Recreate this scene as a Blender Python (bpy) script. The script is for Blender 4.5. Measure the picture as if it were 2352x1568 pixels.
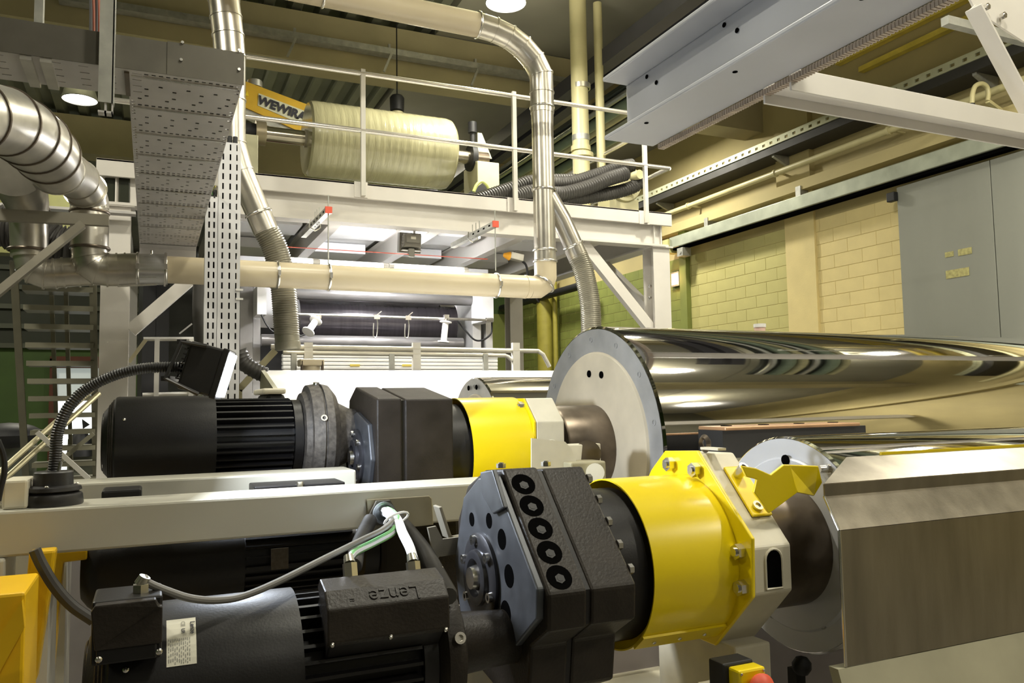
import bpy, bmesh, math, random
from math import sin, cos, tan, radians, pi, hypot, atan2
from mathutils import Vector, Matrix
random.seed(7)
for o in list(bpy.data.objects): bpy.data.objects.remove(o, do_unlink=True)
S = bpy.context.scene
COL = S.collection
V = Vector

# ------------------------------------------------------------------ camera
EYE = V((0, 0, 2.2)); FPX = 1848.0
YAW, PIT, ROL = radians(24.18), radians(4.336), radians(.952)
FW = V((sin(YAW)*cos(PIT), cos(YAW)*cos(PIT), sin(PIT)))
_r = V((cos(YAW), -sin(YAW), 0)); _u = _r.cross(FW)
RT = _r*cos(ROL) - _u*sin(ROL); UP = _u*cos(ROL) + _r*sin(ROL)
cam = bpy.data.cameras.new('camera'); cam.sensor_width = 36; cam.lens = 36*FPX/2352; cam.clip_end = 200
cam.clip_start = .02
camo = bpy.data.objects.new('camera', cam); COL.objects.link(camo)
m = Matrix((RT, UP, -FW)).transposed().to_4x4(); m.translation = EYE
camo.matrix_world = m
S.camera = camo

def at(x, y, X=None, Y=None, Z=None):
    """point of the hall that lies on the plane X=, Y= or Z= along a survey line of sight"""
    k = FW + RT*((x-1176)/FPX) - UP*((y-784)/FPX)
    t = X/k.x if X is not None else Y/k.y if Y is not None else (Z-EYE.z)/k.z
    return EYE + k*t

# ------------------------------------------------------------------ world, exposure
W = bpy.data.worlds.new('hall_world'); S.world = W; W.use_nodes = True
W.node_tree.nodes['Background'].inputs[0].default_value = (.60, .58, .48, 1)
W.node_tree.nodes['Background'].inputs[1].default_value = .05
S.view_settings.view_transform = 'Standard'; S.view_settings.look = 'None'
S.view_settings.exposure = 0.75; S.view_settings.gamma = 1
S.view_settings.use_curve_mapping = False

LAMP_W = 80          # high-bay lamps of the hall
TUBE_W = 40           # tubes under the gallery
FLOOD_W = 110         # flood lamp under the gallery
WORK_W = 10           # work lamp on the beam
LAMP_K = [1, 1, 1, 1.2, 1.1, .8, .5, 1.2, .35, .4, 1.5, .8, 1, 1, .8, .4]
HALL_LAMPS = [(3.25, 7.25), (-.9, 11.5), (4.6, 5.5), (7.4, 11.4), (7.4, 3.4), (1.8, 1.0), (4.6, 1.4), (-2.2, 4.0), (-5.2, 1.0), (1.4, -3.2),
              (6.6, -2.6), (-4.6, 9.6), (4.2, 14.5), (7.4, 15.5), (-3.4, 16.5), (1.5, 3.9)]

# ------------------------------------------------------------------ materials
MATS = {}
def mat(name, col, rough=.5, metal=0, var=.12, vs=6, bump=0, bs=60, emit=None, es=1, stretch=None, spec=None, coat=0, alpha=None, trans=0):
    if name in MATS: return MATS[name]
    M = bpy.data.materials.new(name); M.use_nodes = True; nt = M.node_tree; N = nt.nodes; L = nt.links
    b = N['Principled BSDF']; b.inputs['Roughness'].default_value = rough; b.inputs['Metallic'].default_value = metal
    if spec is not None: b.inputs['Specular IOR Level'].default_value = spec
    if coat: b.inputs['Coat Weight'].default_value = coat; b.inputs['Coat Roughness'].default_value = .15
    if trans: b.inputs['Transmission Weight'].default_value = trans
    if alpha is not None: b.inputs['Alpha'].default_value = alpha
    c = (*col, 1)
    tc = N.new('ShaderNodeTexCoord'); mp = N.new('ShaderNodeMapping'); L.new(tc.outputs['Object'], mp.inputs[0])
    if stretch: mp.inputs['Scale'].default_value = stretch
    if var:
        n = N.new('ShaderNodeTexNoise'); n.inputs['Scale'].default_value = vs; n.inputs['Detail'].default_value = 5
        L.new(mp.outputs[0], n.inputs['Vector'])
        r = N.new('ShaderNodeValToRGB'); r.color_ramp.elements[0].position = .3; r.color_ramp.elements[1].position = .72
        r.color_ramp.elements[0].color = tuple(min(1, x*(1-var)) for x in col) + (1,)
        r.color_ramp.elements[1].color = tuple(min(1, x*(1+var*.7)) for x in col) + (1,)
        L.new(n.outputs['Fac'], r.inputs[0]); L.new(r.outputs[0], b.inputs['Base Color'])
        rr = N.new('ShaderNodeMapRange'); rr.inputs['To Min'].default_value = max(.02, rough*.85); rr.inputs['To Max'].default_value = min(1, rough*1.15)
        L.new(n.outputs['Fac'], rr.inputs['Value']); L.new(rr.outputs[0], b.inputs['Roughness'])
    else: b.inputs['Base Color'].default_value = c
    if bump:
        n2 = N.new('ShaderNodeTexNoise'); n2.inputs['Scale'].default_value = bs; n2.inputs['Detail'].default_value = 4
        L.new(mp.outputs[0], n2.inputs['Vector'])
        bp = N.new('ShaderNodeBump'); bp.inputs['Strength'].default_value = bump; bp.inputs['Distance'].default_value = .01
        L.new(n2.outputs['Fac'], bp.inputs['Height']); L.new(bp.outputs[0], b.inputs['Normal'])
    if emit:
        b.inputs['Emission Color'].default_value = (*emit, 1); b.inputs['Emission Strength'].default_value = es
    MATS[name] = M
    return M

WHITE = mat('white_machine_paint', (.66, .63, .58), .42, var=.06, vs=3)
CREAM = mat('cream_pipe_plastic', (.54, .465, .32), .32, var=.06, vs=2)
CREAMP = mat('cream_machine_paint', (.62, .58, .46), .4, var=.12, vs=9)
GALV = mat('galvanised_sheet', (.60, .58, .53), .34, .85, var=.16, vs=9)
GALVD = mat('galvanised_dull', (.42, .42, .38), .5, .6, var=.2, vs=14)
TRAYM = mat('tray_sheet_zinc', (.52, .50, .48), .5, .4, var=.1, vs=6)
SPIRAL = mat('spiral_duct_steel', (.58, .55, .48), .3, .9, var=.14, vs=7)
FLEX = mat('flexible_duct_grey', (.27, .255, .20), .35, .6, var=.12, vs=8)
CHROME = mat('mirror_chrome', (.67, .66, .65), .035, 1, var=.03, vs=4)
STEEL = mat('brushed_steel', (.30, .27, .215), .36, .95, var=.25, vs=5, stretch=(3, 3, .5), bump=.03, bs=90)
STEELB = mat('bright_steel', (.72, .70, .66), .25, 1, var=.1, vs=20)
BLACK = mat('black_motor_enamel', (.009, .0082, .0085), .42, var=.25, vs=9, bump=.04, bs=220, spec=.4)
GEAR = mat('gearbox_dark_cast', (.021, .0165, .0125), .45, 0, var=.3, vs=14, bump=.12, bs=160, spec=.3)
CAST = mat('grey_cast_dusty', (.12, .108, .095), .6, .2, var=.45, vs=60, bump=.15, bs=180)
GLAND = mat('nickel_gland', (.6, .58, .5), .3, 1, var=.1)
YEL = mat('yellow_guard_paint', (.84, .645, .002), .33, var=.05, vs=4, coat=.3)
YELF = mat('yellow_frame_paint', (.75, .45, .005), .4, var=.08, vs=4)
CREAMD = mat('roll_end_cream', (.62, .55, .42), .4, var=.16, vs=5)
GREYD = mat('roll_end_grey_rim', (.42, .42, .42), .4, .3, var=.2, vs=8)
DKSTEEL = mat('dark_turned_steel', (.16, .13, .10), .35, .85, var=.3, vs=12)
RUBBER = mat('black_rubber', (.010, .010, .011), .55, var=.1)
HOSE = mat('black_corrugated_hose', (.045, .042, .038), .5, var=.1)
DARK = mat('dark_void', (.003, .003, .003), .9, var=0, spec=0)  # near-black in place of the shade inside holes, slots and pockets
RED = mat('red_plastic', (.72, .10, .05), .4, var=.05)
ORANGE = mat('orange_plastic', (.9, .42, .02), .4, var=.05)
WPLAST = mat('white_plastic', (.78, .77, .74), .35, var=.03)
LAMPE = mat('lamp_glow', (1, 1, 1), .5, var=0, emit=(1, .99, .95), es=9)
TUBEE = mat('tube_glow', (1, 1, 1), .5, var=0, emit=(1, .98, .92), es=12)
LEDE = mat('work_lamp_glow', (1, 1, 1), .5, var=0, emit=(.88, .93, 1), es=22)
FILM = mat('wrapped_film_roll', (.36, .34, .20), .2, var=.12, vs=3, bump=.3, bs=14, stretch=(5, .6, .6), coat=.6)
PANELW = mat('white_gloss_panel', (.86, .86, .86), .35, var=.02)
LABELW = mat('silver_label', (.62, .60, .50), .4, var=.05)
INK = mat('black_ink', (.02, .02, .03), .6, var=0)
CONC = mat('concrete_beam_paint', (.42, .37, .22), .8, var=.12, vs=1.5, bump=.1, bs=20)
DECK = mat('roof_deck_sheet', (.24, .25, .19), .6, .2, var=.15, vs=2)
CEILP = mat('ceiling_panel_grey', (.34, .33, .27), .8, var=.12, vs=1)
WALLY = mat('wall_paint_yellow', (.70, .58, .27), .7, var=.07, vs=3, bump=.12, bs=45)
WALLG = mat('wall_paint_lime', (.21, .24, .055), .7, var=.12, vs=3, bump=.12, bs=45)
WALLM = mat('wall_paint_yellow_green', (.50, .46, .18), .7, var=.07, vs=3, bump=.12, bs=45)
WALLU = mat('wall_upper_ochre', (.50, .42, .20), .75, var=.1, vs=1.5)
GREEN = mat('wall_paint_green', (.055, .10, .022), .75, var=.15, vs=2)
FLOORM = mat('concrete_floor', (.20, .19, .17), .6, var=.25, vs=2, bump=.1, bs=30)
DOORG = mat('door_sheet_grey', (.235, .24, .205), .5, .15, var=.1, vs=1.2, stretch=(1, 1, .25))
RAILM = mat('door_rail_zinc', (.42, .45, .36), .45, .5, var=.2, vs=4)
BEIGEP = mat('beige_tank_plastic', (.56, .52, .30), .4, var=.08, vs=3)
PIPEY = mat('cream_service_pipe', (.62, .56, .30), .4, var=.1)
TEAL = mat('dark_trunking', (.055, .055, .075), .5, var=.15)
CRANEY = mat('crane_yellow', (.62, .38, .02), .45, var=.1)

# ------------------------------------------------------------------ mesh builder
WORLD = {}
def frame(d, hint=None):
    d = V(d).normalized(); h = V(hint) if hint else (V((0, 0, 1)) if abs(d.z) < .9 else V((1, 0, 0)))
    a = d.cross(h).normalized(); return a, d.cross(a).normalized()
class MB:
    def __init__(s): s.v = []; s.f = []
    def add(s, vs, fs):
        n = len(s.v); s.v += [V(p) for p in vs]; s.f += [tuple(i+n for i in f) for f in fs]; return s
    def box(s, x0, x1, y0, y1, z0, z1):
        return s.add([(x, y, z) for x in (x0, x1) for y in (y0, y1) for z in (z0, z1)],
                     [(0, 1, 3, 2), (4, 6, 7, 5), (0, 4, 5, 1), (2, 3, 7, 6), (0, 2, 6, 4), (1, 5, 7, 3)])
    def obox(s, c, a, b, d):
        c, a, b, d = V(c), V(a), V(b), V(d)
        return s.add([c+a*i+b*j+d*k for i in (-1, 1) for j in (-1, 1) for k in (-1, 1)],
                     [(0, 1, 3, 2), (4, 6, 7, 5), (0, 4, 5, 1), (2, 3, 7, 6), (0, 2, 6, 4), (1, 5, 7, 3)])
    def bar(s, p0, p1, w, h, hint=None):
        p0, p1 = V(p0), V(p1); a, b = frame(p1-p0, hint); return s.obox((p0+p1)/2, (p1-p0)/2, a*w/2, b*h/2)
    def cyl(s, p0, p1, r, r1=None, n=24, cap=True, ph=0):
        r1 = r if r1 is None else r1; p0, p1 = V(p0), V(p1); a, b = frame(p1-p0)
        vs = [p+(a*cos(2*pi*i/n+ph)+b*sin(2*pi*i/n+ph))*q for p, q in ((p0, r), (p1, r1)) for i in range(n)]
        fs = [(i, (i+1) % n, n+(i+1) % n, n+i) for i in range(n)]
        if cap: fs += [tuple(range(n))[::-1], tuple(range(n, 2*n))]
        return s.add(vs, fs)
    def lathe(s, o, d, prof, n=32, close=False):
        o, d = V(o), V(d).normalized(); a, b = frame(d); k = len(prof)
        vs = [o+d*t+(a*cos(2*pi*i/n)+b*sin(2*pi*i/n))*r for t, r in prof for i in range(n)]
        fs = [(j*n+i, j*n+(i+1) % n, (j+1)*n+(i+1) % n, (j+1)*n+i) for j in range(k-1) for i in range(n)]
        if close: fs += [tuple((k-1)*n+i for i in range(n))[::1], tuple(range(n))[::-1]]
        return s.add(vs, fs)
    def tube(s, pts, r, n=14, cap=True):
        pts = [V(p) for p in pts]; m = len(pts); R = r if isinstance(r, (list, tuple)) else [r]*m
        T = [(pts[min(i+1, m-1)]-pts[max(i-1, 0)]).normalized() for i in range(m)]
        a, b = frame(T[0]); vs = []
        for i in range(m):
            if i: a = (a - T[i]*a.dot(T[i])).normalized(); b = T[i].cross(a)
            vs += [pts[i]+(a*cos(2*pi*k/n)+b*sin(2*pi*k/n))*R[i] for k in range(n)]
        fs = [(j*n+i, j*n+(i+1) % n, (j+1)*n+(i+1) % n, (j+1)*n+i) for j in range(m-1) for i in range(n)]
        if cap: fs += [tuple(range(n))[::-1], tuple(range((m-1)*n, m*n))]
        return s.add(vs, fs)
    def prism(s, poly, e):
        e = V(e); n = len(poly); p = [V(q) for q in poly]
        return s.add(p+[q+e for q in p], [tuple(range(n))[::-1], tuple(range(n, 2*n))]+[(i, (i+1) % n, n+(i+1) % n, n+i) for i in range(n)])
    def sphere(s, c, r, n=16, sc=(1, 1, 1)):
        c = V(c); k = n//2; vs = [c+V((0, 0, r*sc[2]))]; fs = []
        for j in range(1, k):
            for i in range(n):
                t = pi*j/k; vs.append(c+V((r*sin(t)*cos(2*pi*i/n)*sc[0], r*sin(t)*sin(2*pi*i/n)*sc[1], r*cos(t)*sc[2])))
        vs.append(c-V((0, 0, r*sc[2]))); e = len(vs)-1
        for i in range(n):
            fs.append((0, 1+i, 1+(i+1) % n)); fs.append((e, e-n+(i+1) % n, e-n+i))
            for j in range(k-2): a = 1+j*n; fs.append((a+i, a+n+i, a+n+(i+1) % n, a+(i+1) % n))
        return s.add(vs, fs)
    def build(s, name, m, parent=None, sm=35, bevel=0, origin=None):
        if parent is not None: w = WORLD[parent.name]
        elif origin is not None: w = V(origin)
        else:
            xs, ys, zs = zip(*[tuple(p) for p in s.v]); w = V(((min(xs)+max(xs))/2, (min(ys)+max(ys))/2, min(zs)))
        me = bpy.data.meshes.new(name); me.from_pydata([tuple(p-w) for p in s.v], [], s.f)
        bm = bmesh.new(); bm.from_mesh(me); bmesh.ops.recalc_face_normals(bm, faces=bm.faces); bm.to_mesh(me); bm.free()
        me.materials.append(m)
        if sm:
            me.polygons.foreach_set('use_smooth', [True]*len(me.polygons)); me.set_sharp_from_angle(angle=radians(sm))
        o = bpy.data.objects.new(name, me); COL.objects.link(o)
        if parent is not None: o.parent = parent
        else: o.location = w
        WORLD[o.name] = V(w)
        if bevel:
            bv = o.modifiers.new('bevel', 'BEVEL'); bv.width = bevel; bv.segments = 2; bv.limit_method = 'ANGLE'; bv.angle_limit = radians(40)
        return o
def tag(o, label, cat, group=None, kind=None):
    if label: o['label'] = label
    if cat: o['category'] = cat
    if group: o['group'] = group
    if kind: o['kind'] = kind
    return o
def thing(name, label, cat, loc, group=None):
    o = bpy.data.objects.new(name, None); o.empty_display_size = .1; COL.objects.link(o); o.location = loc
    WORLD[o.name] = V(loc); return tag(o, label, cat, group)
def struct(o): o['kind'] = 'structure'; return o
def inst(name, me, loc, parent, rot=None):
    o = bpy.data.objects.new(name, me); COL.objects.link(o); o.parent = parent
    o.location = V(loc)-WORLD[parent.name]
    if rot is not None: o.rotation_euler = rot.to_euler() if isinstance(rot, Matrix) else rot
    WORLD[o.name] = V(loc); return o
def mesh_of(mb, m, sm=35):
    me = bpy.data.meshes.new('piece'); me.from_pydata([tuple(p) for p in mb.v], [], mb.f)
    bm = bmesh.new(); bm.from_mesh(me); bmesh.ops.recalc_face_normals(bm, faces=bm.faces); bm.to_mesh(me); bm.free()
    me.materials.append(m)
    if sm: me.polygons.foreach_set('use_smooth', [True]*len(me.polygons)); me.set_sharp_from_angle(angle=radians(sm))
    return me
def aim(d, axis='Z'): return V(d).to_track_quat(axis, 'Y').to_matrix()
def spline(P, n=8):
    P = [V(p) for p in P]; Q = [2*P[0]-P[1]]+P+[2*P[-1]-P[-2]]; out = []
    for i in range(1, len(Q)-2):
        for k in range(n):
            t = k/n; a, b, c, d = Q[i-1], Q[i], Q[i+1], Q[i+2]
            out.append(.5*((2*b)+(c-a)*t+(2*a-5*b+4*c-d)*t*t+(3*b-a-3*c+d)*t**3))
    return out+[P[-1]]
def resample(P, step):
    out = [P[0]]; acc = 0
    for a, b in zip(P, P[1:]):
        L = (b-a).length; t = step-acc
        while t <= L: out.append(a+(b-a)*(t/L)); t += step
        acc = (acc+L) % step
    return out
def ribbed(P, r, pitch, amp=.07, n=18):
    Q = resample(spline(P, 10), pitch/3); return MB().tube(Q, [r*(1+amp*(-1 if i % 3 else 1)) for i in range(len(Q))], n)
def text(name, s, size, o, xd, yd, ex, m, parent, align='CENTER', bold=0):
    c = bpy.data.curves.new('t', 'FONT'); c.body = s; c.size = size; c.extrude = ex; c.align_x = align; c.align_y = 'CENTER'; c.offset = bold
    t = bpy.data.objects.new('t', c); COL.objects.link(t); dg = bpy.context.evaluated_depsgraph_get()
    me = bpy.data.meshes.new_from_object(t.evaluated_get(dg)); bpy.data.objects.remove(t, do_unlink=True)
    x = V(xd).normalized(); y = V(yd).normalized(); z = x.cross(y); M = Matrix((x, y, z)).transposed().to_4x4(); M.translation = V(o)-WORLD[parent.name]
    me.transform(M); me.materials.clear(); me.materials.append(m)
    ob = bpy.data.objects.new(name, me); COL.objects.link(ob); ob.parent = parent; WORLD[ob.name] = WORLD[parent.name]; return ob
def light(name, typ, loc, d, power, col, size=.3, size_y=None, spot=None, parent=None):
    l = bpy.data.lights.new(name, typ); l.energy = power; l.color = col
    if typ == 'AREA':
        l.shape = 'RECTANGLE' if size_y else 'DISK'; l.size = size
        if size_y: l.size_y = size_y
    else: l.shadow_soft_size = size
    if spot: l.spot_size = radians(spot); l.spot_blend = .6
    o = bpy.data.objects.new(name, l); COL.objects.link(o); o.rotation_euler = V(d).to_track_quat('-Z', 'Y').to_euler()
    o.location = V(loc)
    if parent is not None: o.parent = parent; o.location = V(loc)-WORLD[parent.name]
    return o
def hexbolt(r, h): return MB().cyl((0, 0, 0), (0, 0, h), r, n=6).cyl((0, 0, h*.95), (0, 0, h*1.25), r*.55, n=10)
BOLT = mesh_of(hexbolt(.011, .010), STEELB); BOLTS = mesh_of(hexbolt(.006, .006), STEELB); BOLTB = mesh_of(hexbolt(.018, .02), STEELB)
CAP = mesh_of(MB().lathe((0, 0, 0), (0, 0, 1), [(0, .011), (.014, .011), (.014, .006), (.006, .006), (.006, 0)], 14), STEELB)
SCREW = mesh_of(MB().lathe((0, 0, 0), (0, 0, 1), [(0, .005), (.002, .005), (.004, .003), (.0045, 0)], 10), STEELB)
RING = lambda r, w: mesh_of(MB().lathe((0, 0, -w/2), (0, 0, 1), [(0, r), (0, r+.006), (w, r+.006), (w, r), (0, r)], 28), STEELB)

# ================================================================== THE HALL
HX0, HX1, HY0, HY1, HZ = -9.0, 9.0, -6.0, 20.0, 7.2
struct(MB().box(HX0, HX1+.3, HY0, HY1, -.2, 0).build('floor', FLOORM, sm=0))
wr = struct(MB().box(HX1, HX1+.3, HY0, HY1, 0, HZ).build('wall_right', WALLU, sm=0))
struct(MB().box(HX0-.3, HX0, HY0, HY1, 0, HZ).build('wall_left', GREEN, sm=0))
struct(MB().box(HX0, HX1, HY0-.3, HY0, 0, HZ).build('wall_front', mat('wall_grey_olive', (.15, .145, .11), .8, var=.2, vs=.6), sm=0))
# back wall with an opening for the loading door
_a, _b = at(130, 845, Y=HY1), at(226, 1075, Y=HY1); wx0, wx1, wz0, wz1 = _a.x, _b.x, _b.z, _a.z; wzm = at(180, 918, Y=HY1).z
wb = MB().box(HX0, wx0, HY1, HY1+.3, 0, HZ).box(wx1, HX1, HY1, HY1+.3, 0, HZ).box(wx0, wx1, HY1, HY1+.3, 0, wz0).box(wx0, wx1, HY1, HY1+.3, wz1, HZ)
wbo = struct(wb.build('wall_back', GREEN, sm=0))
MB().box(1.5, HX1, HY1-.02, HY1, 0, 4.6).build('wall_panel', WALLG, wbo, sm=0)
win = struct(MB().box(wx0-.12, wx0, HY1-.1, HY1+.05, wz0-.6, wz1+.2).box(wx1, wx1+.12, HY1-.1, HY1+.05, wz0-.6, wz1+.2).box(wx0-.12, wx1+.12, HY1-.1, HY1+.05, wz1, wz1+.25)
             .build('window_1', mat('rust_frame', (.10, .028, .012), .6, var=.2), sm=0))
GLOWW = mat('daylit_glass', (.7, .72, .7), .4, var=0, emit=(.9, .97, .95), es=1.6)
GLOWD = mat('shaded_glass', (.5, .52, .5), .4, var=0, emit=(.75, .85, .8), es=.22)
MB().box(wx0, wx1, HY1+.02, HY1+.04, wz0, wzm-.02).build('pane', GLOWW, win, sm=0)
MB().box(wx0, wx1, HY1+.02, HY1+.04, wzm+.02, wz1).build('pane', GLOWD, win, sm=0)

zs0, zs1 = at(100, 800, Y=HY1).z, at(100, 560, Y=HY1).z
MB().box(-8.9, wx1+2.2, HY1-.02, HY1, zs0, HZ-.3).build('louvre_panel', mat('dark_olive_panel', (.022, .026, .014), .7), wbo, sm=0)  # dark olive sheet behind the louvre slats
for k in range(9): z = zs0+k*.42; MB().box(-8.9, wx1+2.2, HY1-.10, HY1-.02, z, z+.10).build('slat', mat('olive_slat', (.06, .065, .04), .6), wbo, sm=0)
# right wall: painted concrete blocks in courses, with plain piers between
bl, bh = .5, .194
blkY = mesh_of(MB().add([(0, 0, 0), (0, bl-.004, 0), (0, bl-.004, bh-.004), (0, 0, bh-.004), (-.006, .004, .004), (-.006, bl-.008, .004), (-.006, bl-.008, bh-.008), (-.006, .004, bh-.008)],
                        [(4, 5, 6, 7), (0, 1, 5, 4), (1, 2, 6, 5), (2, 3, 7, 6), (3, 0, 4, 7)]), WALLY, 0)
blkG = blkY.copy(); blkG.materials.clear(); blkG.materials.append(WALLG)
blkM = blkY.copy(); blkM.materials.clear(); blkM.materials.append(WALLM)
cells = []
for j in range(13):
    z = 2.32+j*bh
    for y0, y1 in ((7.35, 8.92), (9.52, 12.0), (12.2, 15.6), (15.9, 19.9)):
        y = y0-(bl/2 if j % 2 else 0)
        while y < y1:
            a, b = max(y, y0), min(y+bl, y1)
            if b-a > .06: cells.append((a, b, z))
            y += bl
cells.sort(key=lambda c: c[0])
rest = MB()
for i, (a, b, z) in enumerate(cells):
    g = 2 if a > 12.1 else 1 if a > 9.2 else 0
    if i < 300:
        o = inst('concrete_block', (blkY, blkM, blkG)[g], (HX1, a, z), wr); o.scale = (1, (b-a)/bl, 1)
    else:
        rest.box(HX1-.012, HX1, a+.004, b-.008, z+.003, z+bh-.010)
if rest.v: tag(rest.build('concrete_blocks', WALLG, wr, sm=0), None, None, kind='stuff')
for n, (a, b, mm) in enumerate(((8.92, 9.52, WALLY), (12.0, 12.2, WALLG), (15.6, 15.9, WALLG))):
    struct(MB().box(HX1-.045 if n == 0 else HX1-.10, HX1, a, b, 0, 5.3).build('trim_%d' % (n+1), mm, sm=0))
MB().box(HX1-.004, HX1, 7.3, 19.95, 0, 2.31).build('wall_base', WALLG, wr, sm=0)
# pier ledges above the sliding door
MB().box(HX1-.10, HX1, 8.9, 9.6, 5.46, HZ).build('pier', WALLU, wr, sm=0)
MB().box(HX1-.18, HX1, -5.9, 19.9, 5.30, 5.46).build('ledge', WALLU, wr, sm=0)

# ceiling: trapezoid roof deck on the left, flat panels on the right, concrete beams across
cb = MB(); P = []; x = HX0
while x < 3.4:
    P += [(x, HZ), (x+.12, HZ), (x+.16, HZ+.10), (x+.30, HZ+.10), (x+.34, HZ)]; x += .34
n = len(P); cb.add([(a, HY0, z) for a, z in P]+[(a, HY1, z) for a, z in P], [(i, i+1, n+i+1, n+i) for i in range(n-1)])
cb.box(HX0, HX1, HY0, HY1, HZ+.18, HZ+.3)
ce = struct(cb.build('ceiling', DECK, sm=0))
for i, (y0, y1) in enumerate(((-5.9, -.6), (-.6, 4.5), (4.5, 9.95), (9.95, 15.0), (15.0, 19.9))):
    MB().box(3.42, 6.2, y0+.01, y1-.01, HZ-.05, HZ+.17).build('ceiling_panel', CEILP, ce, sm=0)
    MB().box(6.22, HX1, y0+.01, y1-.01, HZ-.05, HZ+.17).build('ceiling_panel', CEILP, ce, sm=0)
for i, y in enumerate((-.6, 4.5, 9.95, 15.0)):
    struct(MB().box(HX0, HX1, y, y+.45, 6.5, HZ-.06).build('trim_%d' % (i+4), CONC, sm=0))

# sheet-metal strip and hangers on the beam above the gallery
t = thing('cable_channel', 'thin grey cable channel on hangers along the concrete beam above the film roll', 'cable tray', (2.5, 9.9, 6.6))
MB().box(-1, 5.6, 9.78, 9.93, 6.70, 6.78).build('channel', GALVD, t, sm=0)
for xx in (1.55, 2.75, 3.95):
    MB().bar((xx, 9.86, 6.86), (xx, 9.86, 6.79), .03, .03).bar((xx, 9.76, 6.69), (xx-.10, 9.76, 6.44), .025, .03).build('hanger', GALVD, t, sm=0)

# sliding door, its rail, wall pipe and wall tray
d = thing('sliding_door', 'tall grey sheet-metal sliding door hanging on the right wall', 'door', (8.85, 4.3, 0))
for y0, y1 in ((7.32, 6.05), (6.04, 4.35), (4.34, 2.6), (2.59, 1.0)):
    MB().box(8.80, 8.88, y1, y0, .05, 4.90).build('door_panel', DOORG, d, sm=0, bevel=.004)
for q in ((2170, 580, 2190, 586), (2200, 573, 2232, 580), (2172, 622, 2226, 630)):
    a = at(q[0], q[1], X=8.795); b = at(q[2], q[3], X=8.795)
    MB().box(8.795, 8.80, b.y, a.y, b.z-.01, a.z).build('paint_mark', mat('scuffed_yellow_tape', (.36, .33, .13), .6, var=.3, vs=30), d, sm=0)
MB().box(8.72, 8.80, 7.30, 7.42, 4.72, 4.84).build('stop_buffer', RUBBER, d, sm=0, bevel=.01)
r = thing('door_rail', 'long galvanised rail of the sliding door along the right wall', 'rail', (8.75, 6.5, 4.93))
MB().box(8.66, 8.86, .5, 12.15, 4.97, 5.17).build('rail_profile', RAILM, r, sm=0, bevel=.01)
MB().box(8.70, 8.82, .5, 12.1, 4.93, 4.97).build('running_slot', DARK, r, sm=0)
MB().box(8.63, 8.87, 12.15, 12.32, 4.90, 5.15).build('end_cap', mat('rail_end_yellow', (.5, .48, .2), .5), r, sm=0)
MB().box(8.66, 8.84, 11.75, 11.92, 4.78, 4.93).cyl((8.65, 11.83, 4.85), (8.68, 11.83, 4.85), .035).build('stop_block', GALVD, r, sm=0)
for y in (11.2, 9.0): MB().box(8.80, 9.0, y, y+.1, 5.17, 5.36).build('rail_bracket', GALVD, r, sm=0)

t = thing('wall_cable_tray', 'dark cable tray with perforated bright lip high along the right wall', 'cable tray', (8.6, 9, 5.85))
MB().box(8.56, 8.98, 1, 19.5, 5.90, 5.93).box(8.56, 8.58, 1, 19.5, 5.93, 6.02).build('tray_body', mat('tray_dark', (.03, .028, .024), .6), t, sm=0)
lip = MB()
y = 1.0
while y < 19.4:
    lip.box(8.54, 8.56, y, y+.10, 6.02, 6.13).box(8.54, 8.56, y+.10, y+.16, 6.02, 6.05).box(8.54, 8.56, y+.10, y+.16, 6.09, 6.13); y += .16
lip.build('perforated_lip', mat('tray_lip_zinc', (.55, .56, .38), .5, .3), t, sm=0)
for y in (3.2, 6.0, 9.3, 12.4, 15.5): MB().prism([(8.98, y, 5.90), (8.98, y, 5.72), (8.93, y, 5.72), (8.6, y, 5.87), (8.6, y, 5.90)], (0, .05, 0)).build('console', GALVD, t, sm=0)
p = thing('wall_pipe', 'cream service pipe running under the tray along the right wall', 'pipe', (8.75, 9, 5.6))
MB().cyl((8.72, .5, 5.65), (8.72, 19.5, 5.65), .045, n=14).build('pipe_run', PIPEY, p)
for y in (5.2, 7.3, 9.4, 11.6, 14): MB().lathe((8.72, y, 5.65), (0, 1, 0), [(0, .045), (0, .06), (.04, .06), (.04, .045)], 14).box(8.72, 9, y, y+.04, 5.64, 5.66).build('pipe_clip', PIPEY, p)
hk = spline([at(2232, 238, Y=5.8), at(2234, 215, Y=5.8), at(2240, 198, Y=5.8), at(2254, 192, Y=5.8), at(2266, 199, Y=5.8), at(2270, 215, Y=5.8), at(2268, 232, Y=5.8)], 6)
t = thing('pipe_hook', 'bent cream pipe end shaped like a hook above the white crossbeam', 'pipe', hk[0])
MB().tube(hk, .026, 12).build('bent_pipe', PIPEY, t); MB().cyl(hk[0]-V((0, 0, .09)), hk[0], .05, .03, n=12).build('collar', RUBBER, t); MB().bar(hk[-1], (8.90, hk[-1].y+.1, hk[-1].z-.05), .04, .04).build('wall_arm', PIPEY, t)
for i, z in enumerate((6.72, 6.98)):
    tag(MB().bar((8.93, 3.4, z), (8.93, 8.3 if i else 7.9, z), .10, .07).build('wall_batten', mat('yellow_batten', (.80, .64, .10), .5), sm=0),
        'bright yellow batten high on the right wall, %s of the two' % ('upper' if i else 'lower'), 'batten', 'yellow wall battens')

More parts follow.
